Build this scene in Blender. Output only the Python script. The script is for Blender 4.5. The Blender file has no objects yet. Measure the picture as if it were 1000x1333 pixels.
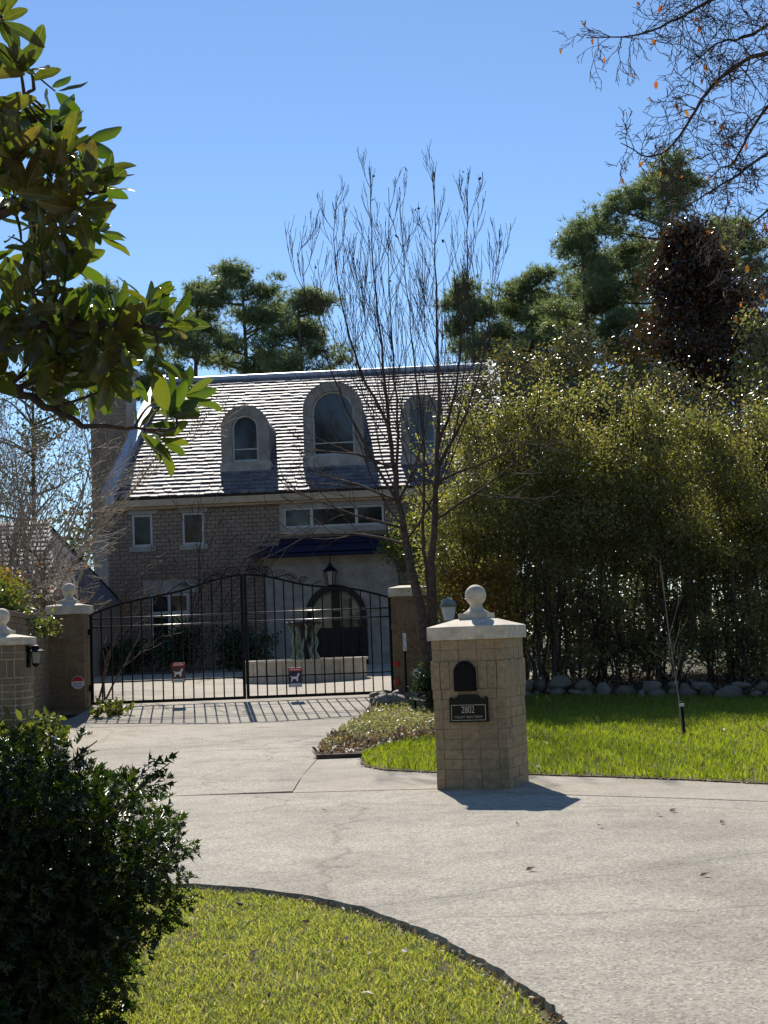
import bpy, bmesh, math, random
import numpy as np
from mathutils import Vector, Matrix
from mathutils.geometry import tessellate_polygon

R = math.radians
random.seed(7)
RNG = np.random.default_rng(11)
S = bpy.context.scene
COL = S.collection

# ------------------------------------------------------------------ camera, sky, sun, exposure
CAM_H = 1.45
cam_data = bpy.data.cameras.new('camera')
cam_data.sensor_fit = 'VERTICAL'
cam_data.sensor_height = 36.0
cam_data.lens = 1850 / 1333 * 36
cam_data.clip_start = 0.1
cam_data.clip_end = 3000
cam = bpy.data.objects.new('camera', cam_data)
COL.objects.link(cam)
PITCH = math.atan(171.4 / 1850)
cam.matrix_world = Matrix.Translation((0, 0, CAM_H)) @ Matrix.Rotation(math.pi / 2 + PITCH, 4, 'X') @ Matrix.Rotation(R(-2.2), 4, 'Z')
S.camera = cam

SUN_EL, SUN_AZ = 41.5, -8.0          # degrees; azimuth from +Y, negative towards -X
world = bpy.data.worlds.new('World')
S.world = world
world.use_nodes = True
wn = world.node_tree
wn.nodes.clear()
sky = wn.nodes.new('ShaderNodeTexSky')
sky.sky_type = 'NISHITA'
sky.sun_disc = False
sky.sun_elevation = R(SUN_EL)
sky.sun_rotation = R(SUN_AZ)
sky.altitude = 0
sky.air_density = 1.0
sky.dust_density = 0.0
sky.ozone_density = 5.5
bg = wn.nodes.new('ShaderNodeBackground')
bg.inputs['Strength'].default_value = 0.097
wo = wn.nodes.new('ShaderNodeOutputWorld')
wn.links.new(sky.outputs[0], bg.inputs['Color'])
wn.links.new(bg.outputs[0], wo.inputs['Surface'])

sd = bpy.data.lights.new('sun', 'SUN')
sd.energy = 4.6
sd.angle = R(0.53)
sd.color = (1.0, 0.93, 0.82)
sun = bpy.data.objects.new('sun', sd)
COL.objects.link(sun)
to_sun = Vector((math.sin(R(SUN_AZ)) * math.cos(R(SUN_EL)), math.cos(R(SUN_AZ)) * math.cos(R(SUN_EL)), math.sin(R(SUN_EL))))
sun.rotation_euler = to_sun.to_track_quat('Z', 'Y').to_euler()

S.view_settings.view_transform = 'Standard'
S.view_settings.look = 'None'
S.view_settings.exposure = 0.5
S.view_settings.gamma = 1.0
S.view_settings.use_curve_mapping = False
S.render.engine = 'CYCLES'
S.cycles.use_denoising = True
S.cycles.max_bounces = 6
S.cycles.transparent_max_bounces = 4
S.cycles.sample_clamp_indirect = 6.0


# ------------------------------------------------------------------ materials
def nt(name):
    m = bpy.data.materials.new(name)
    m.use_nodes = True
    t = m.node_tree
    t.nodes.clear()
    return m, t


def N(t, typ, **kw):
    n = t.nodes.new(typ)
    for k, v in kw.items():
        if k.startswith('i_'):
            key = k[2:]
            key = int(key) if key.isdigit() else key.replace('_', ' ')
            n.inputs[key].default_value = v
        else:
            setattr(n, k, v)
    return n


def ramp(t, fac, stops):
    r = t.nodes.new('ShaderNodeValToRGB')
    e = r.color_ramp.elements
    while len(e) < len(stops):
        e.new(0.5)
    for el, (p, c) in zip(e, stops):
        el.position = p
        el.color = (*c, 1)
    t.links.new(fac, r.inputs['Fac'])
    return r.outputs['Color']


def mixc(t, fac, a, b, blend='MIX'):
    m = t.nodes.new('ShaderNodeMix')
    m.data_type = 'RGBA'
    m.blend_type = blend
    for sock, v in ((m.inputs[0], fac), (m.inputs[6], a), (m.inputs[7], b)):
        if hasattr(v, 'links'):
            t.links.new(v, sock)
        else:
            sock.default_value = (*v, 1) if isinstance(v, tuple) and len(v) == 3 else v
    return m.outputs[2]


def rnd_value(t):
    """one random number per piece: island of the mesh plus object"""
    g = t.nodes.new('ShaderNodeNewGeometry')
    o = t.nodes.new('ShaderNodeObjectInfo')
    a = N(t, 'ShaderNodeMath', operation='ADD')
    t.links.new(g.outputs['Random Per Island'], a.inputs[0])
    t.links.new(o.outputs['Random'], a.inputs[1])
    f = N(t, 'ShaderNodeMath', operation='FRACT')
    t.links.new(a.outputs[0], f.inputs[0])
    return f.outputs[0]


def noise(t, scale, detail=4, rough=0.6, coord='Object'):
    tc = t.nodes.new('ShaderNodeTexCoord')
    n = N(t, 'ShaderNodeTexNoise')
    n.inputs['Scale'].default_value = scale
    n.inputs['Detail'].default_value = detail
    n.inputs['Roughness'].default_value = rough
    t.links.new(tc.outputs[coord], n.inputs['Vector'])
    return n.outputs['Fac']


def world_noise(t, scale, detail=4, rough=0.6):
    g = t.nodes.new('ShaderNodeNewGeometry')
    n = N(t, 'ShaderNodeTexNoise')
    n.inputs['Scale'].default_value = scale
    n.inputs['Detail'].default_value = detail
    n.inputs['Roughness'].default_value = rough
    t.links.new(g.outputs['Position'], n.inputs['Vector'])
    return n.outputs['Fac']


def finish(t, color, rough=0.8, spec=0.3, bump=None, bump_s=0.3, bump_d=0.01, metal=0.0, **kw):
    p = t.nodes.new('ShaderNodeBsdfPrincipled')
    if hasattr(color, 'links'):
        t.links.new(color, p.inputs['Base Color'])
    else:
        p.inputs['Base Color'].default_value = (*color, 1)
    if hasattr(rough, 'links'):
        t.links.new(rough, p.inputs['Roughness'])
    else:
        p.inputs['Roughness'].default_value = rough
    p.inputs['Specular IOR Level'].default_value = spec
    p.inputs['Metallic'].default_value = metal
    for k, v in kw.items():
        p.inputs[k].default_value = v
    if bump is not None:
        b = t.nodes.new('ShaderNodeBump')
        b.inputs['Strength'].default_value = bump_s
        b.inputs['Distance'].default_value = bump_d
        t.links.new(bump, b.inputs['Height'])
        t.links.new(b.outputs[0], p.inputs['Normal'])
    o = t.nodes.new('ShaderNodeOutputMaterial')
    t.links.new(p.outputs[0], o.inputs['Surface'])
    return p


def plain(name, col, rough=0.7, var=0.12, scale=6.0, spec=0.3, metal=0.0, bump=0.2, bd=0.005, **kw):
    m, t = nt(name)
    n = noise(t, scale, 6, 0.65)
    dark = tuple(c * (1 - var * 2) for c in col)
    light = tuple(min(1, c * (1 + var)) for c in col)
    c = ramp(t, n, [(0.3, dark), (0.7, light)])
    n2 = noise(t, scale * 9, 3, 0.6)
    finish(t, c, rough, spec, n2, bump, bd, metal, **kw)
    return m


def pieces(name, cols, rough=0.8, spec=0.3, scale=18.0, var=0.25, bump=0.35, bd=0.006, tint=1.0):
    """bricks, slates, stones: a colour for each piece plus grain"""
    m, t = nt(name)
    r = rnd_value(t)
    k = len(cols)
    c = ramp(t, r, [(i / max(1, k - 1), cl) for i, cl in enumerate(cols)])
    n = world_noise(t, scale, 5, 0.7)
    d = ramp(t, n, [(0.25, (1 - var * 1.6,) * 3), (0.75, (1.0 + var * 0.4,) * 3)])
    c2 = mixc(t, 1.0, c, d, 'MULTIPLY')
    n3 = world_noise(t, 1.1, 4, 0.6)
    d3 = ramp(t, n3, [(0.3, (0.78, 0.78, 0.8)), (0.65, (1, 1, 1))])
    c3 = mixc(t, tint, c2, d3, 'MULTIPLY')
    n2 = world_noise(t, scale * 4, 3, 0.6)
    finish(t, c3, rough, spec, n2, bump, bd)
    return m


def leafy(name, cols, back=None, rough=0.4, trans=0.4, spec=0.5, tcol=None):
    """leaves: a colour for each leaf, some light comes through"""
    m, t = nt(name)
    r = rnd_value(t)
    k = len(cols)
    c = ramp(t, r, [(i / max(1, k - 1), cl) for i, cl in enumerate(cols)])
    front = c
    if back is not None:
        g = t.nodes.new('ShaderNodeNewGeometry')
        c = mixc(t, g.outputs['Backfacing'], c, back)
    p = t.nodes.new('ShaderNodeBsdfPrincipled')
    t.links.new(c, p.inputs['Base Color'])
    p.inputs['Roughness'].default_value = rough
    p.inputs['Specular IOR Level'].default_value = spec
    tr = t.nodes.new('ShaderNodeBsdfTranslucent')
    tc = mixc(t, 1.0, front, tcol or (1.7, 1.6, 0.7), 'MULTIPLY')
    t.links.new(tc, tr.inputs['Color'])
    mx = t.nodes.new('ShaderNodeMixShader')
    mx.inputs[0].default_value = trans
    t.links.new(p.outputs[0], mx.inputs[1])
    t.links.new(tr.outputs[0], mx.inputs[2])
    o = t.nodes.new('ShaderNodeOutputMaterial')
    t.links.new(mx.outputs[0], o.inputs['Surface'])
    return m


CRACK_N = (-.477, .879, 0)
CRACK_C = -.477 * .83 + .879 * 8.6


def concrete(name, base=(0.405, 0.372, 0.315), dark=0.78, speck=1.0):
    m, t = nt(name)
    big = world_noise(t, 0.35, 5, 0.65)
    mid = world_noise(t, 3.0, 6, 0.7)
    c = ramp(t, big, [(0.3, tuple(b * dark for b in base)), (0.52, base), (0.75, tuple(min(1, b * 1.12) for b in base))])
    d = ramp(t, mid, [(0.3, (0.80, 0.79, 0.77)), (0.5, (1, 1, 1)), (0.72, (1.08, 1.07, 1.05))])
    c = mixc(t, 1.0, c, d, 'MULTIPLY')
    g = t.nodes.new('ShaderNodeNewGeometry')
    v = N(t, 'ShaderNodeTexVoronoi')
    v.inputs['Scale'].default_value = 75
    t.links.new(g.outputs['Position'], v.inputs['Vector'])
    sp = N(t, 'ShaderNodeRGBToBW')
    t.links.new(v.outputs['Color'], sp.inputs[0])
    d2 = ramp(t, sp.outputs[0], [(0.14, (0.3, 0.28, 0.25)), (0.36, (0.86, 0.86, 0.84)), (0.7, (1.08, 1.07, 1.05)), (0.9, (1.7, 1.66, 1.58))])
    c = mixc(t, 0.6 * speck, c, d2, 'MULTIPLY')
    fine = world_noise(t, 95, 3, 0.7)
    d4 = ramp(t, fine, [(0.3, (0.72, 0.71, 0.7)), (0.6, (1.06, 1.06, 1.06))])
    c = mixc(t, 0.7, c, d4, 'MULTIPLY')
    st = world_noise(t, 0.9, 3, 0.5)
    sc = ramp(t, st, [(0.34, (0.82, 0.81, 0.80)), (0.5, (1, 1, 1))])
    c = mixc(t, 0.8, c, sc, 'MULTIPLY')
    # hairline cracks
    vc = N(t, 'ShaderNodeTexVoronoi', feature='DISTANCE_TO_EDGE')
    vc.inputs['Scale'].default_value = 0.22
    wob = N(t, 'ShaderNodeTexNoise')
    wob.inputs['Scale'].default_value = 1.4
    wob.inputs['Detail'].default_value = 6
    t.links.new(g.outputs['Position'], wob.inputs['Vector'])
    add = N(t, 'ShaderNodeVectorMath', operation='MULTIPLY_ADD')
    t.links.new(wob.outputs['Color'], add.inputs[0])
    add.inputs[1].default_value = (0.9, 0.9, 0.9)
    t.links.new(g.outputs['Position'], add.inputs[2])
    t.links.new(add.outputs[0], vc.inputs['Vector'])
    ck = ramp(t, vc.outputs['Distance'], [(0.0, (0.5, 0.48, 0.45)), (0.0022, (0.85, 0.84, 0.83)), (0.012, (1, 1, 1))])
    c = mixc(t, 0.7, c, ck, 'MULTIPLY')
    vo = N(t, 'ShaderNodeTexVoronoi')
    vo.inputs['Scale'].default_value = .62
    t.links.new(add.outputs[0], vo.inputs['Vector'])
    oil = ramp(t, vo.outputs['Distance'], [(0.03, (.62, .60, .57)), (0.09, (.86, .85, .84)), (0.14, (1, 1, 1))])
    c = mixc(t, .8, c, oil, 'MULTIPLY')
    # one long crack with a damp stain across the street
    dp = N(t, 'ShaderNodeVectorMath', operation='DOT_PRODUCT')
    t.links.new(g.outputs['Position'], dp.inputs[0])
    dp.inputs[1].default_value = CRACK_N
    w2 = world_noise(t, 1.7, 5, .6)
    ad = N(t, 'ShaderNodeMath', operation='MULTIPLY_ADD')
    t.links.new(w2, ad.inputs[0])
    ad.inputs[1].default_value = .30
    t.links.new(dp.outputs['Value'], ad.inputs[2])
    sb_ = N(t, 'ShaderNodeMath', operation='SUBTRACT')
    t.links.new(ad.outputs[0], sb_.inputs[0])
    sb_.inputs[1].default_value = CRACK_C + .15
    aa = N(t, 'ShaderNodeMath', operation='ABSOLUTE')
    t.links.new(sb_.outputs[0], aa.inputs[0])
    cr = ramp(t, aa.outputs[0], [(0.0, (.22, .22, .22)), (0.005, (.55, .56, .58)), (0.012, (.80, .82, .84)), (0.10, (.88, .89, .9)), (0.2, (1, 1, 1))])
    c = mixc(t, .75, c, cr, 'MULTIPLY')
    finish(t, c, 0.85, 0.15, fine, 0.8, 0.008)
    return m


M = {}
M['concrete'] = concrete('concrete')
M['concrete_light'] = concrete('concrete_light', (0.41, 0.37, 0.305), 0.85, 0.6)
M['earth'] = plain('earth', (0.085, 0.06, 0.04), 0.95, 0.35, 3.0, bump=0.8, bd=0.03)
M['turf_soil'] = plain('turf_soil', (0.13, 0.115, 0.05), 0.95, 0.3, 5.0, bump=0.8, bd=0.03)
M['terrain'] = plain('terrain', (0.10, 0.10, 0.05), 0.95, 0.3, 0.6, bump=0.6, bd=0.05)
M['limestone'] = plain('limestone', (0.60, 0.53, 0.41), 0.75, 0.18, 9.0, bump=0.35, bd=0.004)
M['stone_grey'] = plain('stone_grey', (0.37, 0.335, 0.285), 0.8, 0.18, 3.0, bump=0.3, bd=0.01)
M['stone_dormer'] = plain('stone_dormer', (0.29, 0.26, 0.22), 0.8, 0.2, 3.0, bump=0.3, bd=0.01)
M['mortar_tan'] = plain('mortar_tan', (0.33, 0.245, 0.14), 0.9, 0.12, 14.0, bump=0.5)
M['mortar_pale'] = plain('mortar_pale', (0.46, 0.41, 0.31), 0.9, 0.12, 14.0, bump=0.5)
M['mortar_house'] = plain('mortar_house', (0.40, 0.37, 0.33), 0.9, 0.1, 8.0, bump=0.4)
M['brick_tan'] = pieces('brick_tan', [(0.40, 0.30, 0.175), (0.43, 0.325, 0.19), (0.37, 0.28, 0.165), (0.44, 0.335, 0.20), (0.41, 0.305, 0.175)], var=0.3, tint=1.0)
M['brick_brown'] = pieces('brick_brown', [(0.22, 0.165, 0.10), (0.26, 0.195, 0.12), (0.20, 0.15, 0.095), (0.28, 0.21, 0.13)], var=0.25)
M['brick_gate'] = pieces('brick_gate', [(0.25, 0.175, 0.095), (0.29, 0.205, 0.115), (0.22, 0.155, 0.085), (0.31, 0.22, 0.125)], var=0.3)
M['brick_house'] = pieces('brick_house', [(0.31, 0.232, 0.165), (0.345, 0.257, 0.185), (0.28, 0.212, 0.155), (0.37, 0.275, 0.20)], var=0.22)
M['slate'] = pieces('slate', [(0.18, 0.17, 0.185), (0.23, 0.212, 0.215), (0.195, 0.18, 0.185), (0.12, 0.12, 0.145), (0.27, 0.245, 0.24), (0.15, 0.145, 0.165)], rough=0.62, spec=0.3, scale=7, var=0.35, bump=0.4, bd=0.01, tint=0.5)
M['roof_deck'] = plain('roof_deck', (0.06, 0.06, 0.065), 0.9)
M['flashing'] = plain('flashing', (0.42, 0.45, 0.50), 0.45, 0.1, 4.0, spec=0.5)
M['cornice'] = plain('cornice', (0.5, 0.38, 0.25), 0.7, 0.1, 4.0)
M['frame_paint'] = plain('frame_paint', (0.50, 0.49, 0.45), 0.6, 0.08, 6.0)
M['navy'] = plain('navy', (0.003, 0.0035, 0.024), 0.5, 0.2, 3.0, spec=0.4)
M['dark_wood'] = plain('dark_wood', (0.012, 0.010, 0.013), 0.45, 0.3, 8.0)
M['iron'] = plain('iron', (0.008, 0.007, 0.008), 0.5, 0.2, 20.0, spec=0.18, bump=0.15)
M['iron_gloss'] = plain('iron_gloss', (0.02, 0.02, 0.02), 0.3, 0.2, 20.0, spec=0.8, bump=0.05)
M['black_metal'] = plain('black_metal', (0.005, 0.005, 0.006), 0.55, 0.2, 20.0, spec=0.15)
M['bronze'] = plain('bronze', (0.012, 0.011, 0.009), 0.5, 0.3, 30.0, spec=0.2)
M['gold_letter'] = plain('gold_letter', (0.62, 0.57, 0.42), 0.45, 0.1, 30.0)
M['white_paint'] = plain('white_paint', (0.75, 0.74, 0.70), 0.5, 0.06, 10.0)
M['red_paint'] = plain('red_paint', (0.55, 0.045, 0.03), 0.45, 0.1, 10.0)
M['sign_navy'] = plain('sign_navy', (0.03, 0.03, 0.08), 0.45, 0.1, 10.0)
M['sign_brown'] = plain('sign_brown', (0.10, 0.045, 0.035), 0.45, 0.1, 10.0)
M['verdigris'] = plain('verdigris', (0.16, 0.24, 0.18), 0.6, 0.35, 8.0)
M['dark_leaf_green_metal'] = plain('dark_leaf_green_metal', (0.22, 0.26, 0.24), 0.6, 0.15, 8.0)
M['basin'] = plain('basin', (0.50, 0.45, 0.36), 0.8, 0.15, 4.0)
M['bark_dark'] = plain('bark_dark', (0.09, 0.065, 0.052), 0.9, 0.3, 12.0, bump=0.8, bd=0.01)
M['bark_brown'] = plain('bark_brown', (0.11, 0.075, 0.055), 0.85, 0.3, 14.0, bump=0.8, bd=0.01)
M['bark_tan'] = plain('bark_tan', (0.34, 0.28, 0.21), 0.8, 0.2, 14.0, bump=0.5)
M['bark_pine'] = plain('bark_pine', (0.13, 0.095, 0.075), 0.9, 0.3, 5.0, bump=0.8, bd=0.02)
M['stone_river'] = pieces('stone_river', [(0.21, 0.18, 0.14), (0.26, 0.225, 0.175), (0.15, 0.125, 0.095), (0.31, 0.27, 0.21)], scale=8, var=0.3, rough=0.7)
m, t = nt('glass')
finish(t, (0.008, 0.009, 0.010), 0.05, 0.5, IOR=1.55)
M['glass'] = m
m, t = nt('lamp_glass')
finish(t, (0.25, 0.24, 0.2), 0.12, 0.5, Alpha=1.0)
M['lamp_glass'] = m
M['magnolia'] = leafy('magnolia_leaf', [(0.030, 0.055, 0.014), (0.045, 0.075, 0.018), (0.024, 0.05, 0.016), (0.07, 0.085, 0.02), (0.035, 0.06, 0.018)], back=(0.105, 0.070, 0.030), rough=0.26, trans=0.36, spec=0.5, tcol=(3.6, 3.5, 0.8))
# single magnolia leaves: pale midrib, side veins, blotches
m, t = nt('magnolia_veined_leaf')
r_ = rnd_value(t)
c = ramp(t, r_, [(0, (0.026, 0.048, 0.012)), (.3, (0.045, 0.075, 0.016)), (.6, (0.022, 0.044, 0.014)), (.85, (0.075, 0.085, 0.02)), (1, (0.12, 0.09, 0.03))])
tc_ = t.nodes.new('ShaderNodeTexCoord')
sx_ = t.nodes.new('ShaderNodeSeparateXYZ')
t.links.new(tc_.outputs['Object'], sx_.inputs[0])
ab = N(t, 'ShaderNodeMath', operation='ABSOLUTE')
t.links.new(sx_.outputs['Y'], ab.inputs[0])
rib = ramp(t, ab.outputs[0], [(0.0, (1, 1, 1)), (0.007, (.6, .6, .6)), (0.014, (0, 0, 0))])
sv = N(t, 'ShaderNodeMath', operation='MULTIPLY_ADD')
t.links.new(ab.outputs[0], sv.inputs[0])
sv.inputs[1].default_value = -1.0
t.links.new(sx_.outputs['X'], sv.inputs[2])
ml = N(t, 'ShaderNodeMath', operation='MULTIPLY')
t.links.new(sv.outputs[0], ml.inputs[0])
ml.inputs[1].default_value = 75.0
sn = N(t, 'ShaderNodeMath', operation='SINE')
t.links.new(ml.outputs[0], sn.inputs[0])
veins = ramp(t, sn.outputs[0], [(0.8, (0, 0, 0)), (1.0, (.16, .16, .16))])
blot = noise(t, 5.0, 4, .7)
bl_c = ramp(t, blot, [(.3, (.62, .62, .6)), (.6, (1.08, 1.08, 1.0))])
c = mixc(t, 1.0, c, bl_c, 'MULTIPLY')
c = mixc(t, veins, c, (0.11, 0.13, 0.04))
top_c = mixc(t, rib, c, (0.10, 0.115, 0.035))
gg = t.nodes.new('ShaderNodeNewGeometry')
brown = mixc(t, 1.0, (0.115, 0.072, 0.030), bl_c, 'MULTIPLY')
brown = mixc(t, rib, brown, (0.20, 0.15, 0.07))
cc = mixc(t, gg.outputs['Backfacing'], top_c, brown)
p_ = t.nodes.new('ShaderNodeBsdfPrincipled')
t.links.new(cc, p_.inputs['Base Color'])
p_.inputs['Roughness'].default_value = .28
p_.inputs['Specular IOR Level'].default_value = .45
bmp = t.nodes.new('ShaderNodeBump')
bmp.inputs['Strength'].default_value = .1
bmp.inputs['Distance'].default_value = .01
t.links.new(sn.outputs[0], bmp.inputs['Height'])
t.links.new(bmp.outputs[0], p_.inputs['Normal'])
tr_ = t.nodes.new('ShaderNodeBsdfTranslucent')
tcl = mixc(t, 1.0, top_c, (3.4, 3.3, .8), 'MULTIPLY')
t.links.new(tcl, tr_.inputs['Color'])
mx_ = t.nodes.new('ShaderNodeMixShader')
mx_.inputs[0].default_value = .33
t.links.new(p_.outputs[0], mx_.inputs[1])
t.links.new(tr_.outputs[0], mx_.inputs[2])
oo = t.nodes.new('ShaderNodeOutputMaterial')
t.links.new(mx_.outputs[0], oo.inputs['Surface'])
M['magnolia_leaf'] = m
M['holly'] = leafy('holly_leaf', [(0.014, 0.030, 0.009), (0.022, 0.044, 0.012), (0.010, 0.022, 0.008), (0.045, 0.07, 0.016), (0.016, 0.03, 0.01)], back=(0.04, 0.055, 0.02), rough=0.33, trans=0.3, spec=0.28, tcol=(2.8, 2.8, 0.7))
M['hedge_leaf'] = leafy('hedge_leaf', [(0.19, 0.21, 0.075), (0.13, 0.155, 0.07), (0.30, 0.285, 0.09), (0.10, 0.12, 0.06), (0.24, 0.19, 0.10), (0.17, 0.20, 0.075)], rough=0.34, trans=0.5, spec=0.65, tcol=(1.75, 1.7, 0.75))
M['hedge_dark'] = leafy('hedge_dark_leaf', [(0.07, 0.085, 0.045), (0.10, 0.105, 0.05), (0.06, 0.07, 0.038), (0.13, 0.09, 0.055)], rough=0.3, trans=0.28, spec=0.65)
M['camellia'] = leafy('camellia_leaf', [(0.03, 0.055, 0.02), (0.045, 0.075, 0.025), (0.025, 0.045, 0.018)], rough=0.25, trans=0.25, spec=0.6)
M['russet'] = leafy('russet_leaf', [(0.030, 0.034, 0.016), (0.05, 0.034, 0.018), (0.085, 0.032, 0.018), (0.035, 0.038, 0.016), (0.024, 0.028, 0.014)], back=(0.10, 0.045, 0.022), rough=0.3, trans=0.22, spec=0.5)
M['yellow_leaf'] = leafy('yellow_leaf', [(0.26, 0.17, 0.03), (0.20, 0.15, 0.03), (0.30, 0.13, 0.03), (0.14, 0.13, 0.03)], rough=0.5, trans=0.5)
M['orange_leaf'] = leafy('orange_leaf', [(0.30, 0.11, 0.025), (0.26, 0.07, 0.025), (0.30, 0.18, 0.04)], rough=0.5, trans=0.5)
M['bright_leaf'] = leafy('bright_leaf', [(0.10, 0.13, 0.03), (0.13, 0.15, 0.035), (0.07, 0.10, 0.025)], rough=0.4, trans=0.45)
M['pine_needle'] = leafy('pine_needle', [(0.16, 0.20, 0.12), (0.20, 0.235, 0.13), (0.125, 0.165, 0.105), (0.24, 0.255, 0.135)], rough=0.45, trans=0.5, spec=0.3, tcol=(1.4, 1.5, 0.8))
M['far_leaf'] = leafy('far_leaf', [(0.07, 0.08, 0.04), (0.09, 0.095, 0.045), (0.055, 0.06, 0.035)], rough=0.6, trans=0.35, spec=0.3)
M['grass'] = leafy('grass_blade', [(0.16, 0.215, 0.022), (0.21, 0.255, 0.03), (0.115, 0.17, 0.022), (0.26, 0.27, 0.06)], rough=0.45, trans=0.5, spec=0.4, tcol=(1.9, 1.9, 0.6))
M['grass_near'] = leafy('grass_near_blade', [(0.24, 0.27, 0.065), (0.31, 0.325, 0.09), (0.16, 0.20, 0.05), (0.48, 0.43, 0.24), (0.26, 0.285, 0.07), (0.33, 0.27, 0.13)], rough=0.4, trans=0.48, spec=0.5, tcol=(1.6, 1.7, 0.6))
M['cover'] = leafy('cover_leaf', [(0.24, 0.25, 0.12), (0.30, 0.30, 0.16), (0.19, 0.205, 0.09), (0.34, 0.31, 0.19)], rough=0.45, trans=0.35)
M['litter'] = leafy('litter_leaf', [(0.20, 0.14, 0.085), (0.14, 0.09, 0.055), (0.26, 0.19, 0.125), (0.34, 0.27, 0.19)], rough=0.6, trans=0.2, tcol=(1.3, 1.1, 0.8))


# ------------------------------------------------------------------ mesh helpers
def g_h(y):
    """height of the ground along the view"""
    return float(np.interp(y, [-300, 15, 20, 25.2, 28.2, 36, 48, 70, 400], [0, 0, .06, .17, .43, .55, .85, .9, .9]))


G_H = np.vectorize(g_h)


def mesh_np(name, V, F):
    me = bpy.data.meshes.new(name)
    V = np.asarray(V, dtype=np.float32)
    F = np.asarray(F, dtype=np.int32)
    n, k = F.shape
    me.vertices.add(len(V))
    me.vertices.foreach_set('co', V.ravel())
    me.loops.add(n * k)
    me.loops.foreach_set('vertex_index', F.ravel())
    me.polygons.add(n)
    me.polygons.foreach_set('loop_start', np.arange(0, n * k, k, dtype=np.int32))
    me.polygons.foreach_set('loop_total', np.full(n, k, dtype=np.int32))
    me.update(calc_edges=True)
    return me


def link(name, me, mat=None, parent=None, loc=None, rot=None, scale=None):
    o = bpy.data.objects.new(name, me)
    COL.objects.link(o)
    if mat is not None and me is not None and not me.materials:
        me.materials.append(M[mat] if isinstance(mat, str) else mat)
    if parent is not None:
        o.parent = parent
    if loc is not None:
        o.location = loc
    if rot is not None:
        o.rotation_euler = rot
    if scale is not None:
        o.scale = scale
    return o


def tag(o, label, cat, group=None, kind=None):
    o['label'] = label
    o['category'] = cat
    if group:
        o['group'] = group
    if kind:
        o['kind'] = kind
    return o


def thing(name, label, cat, loc=(0, 0, 0), rz=0.0, group=None):
    o = bpy.data.objects.new(name, None)
    COL.objects.link(o)
    o.empty_display_size = 0.2
    o.location = loc
    o.rotation_euler = (0, 0, rz)
    return tag(o, label, cat, group)


def struct(o):
    o['kind'] = 'structure'
    return o


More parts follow.
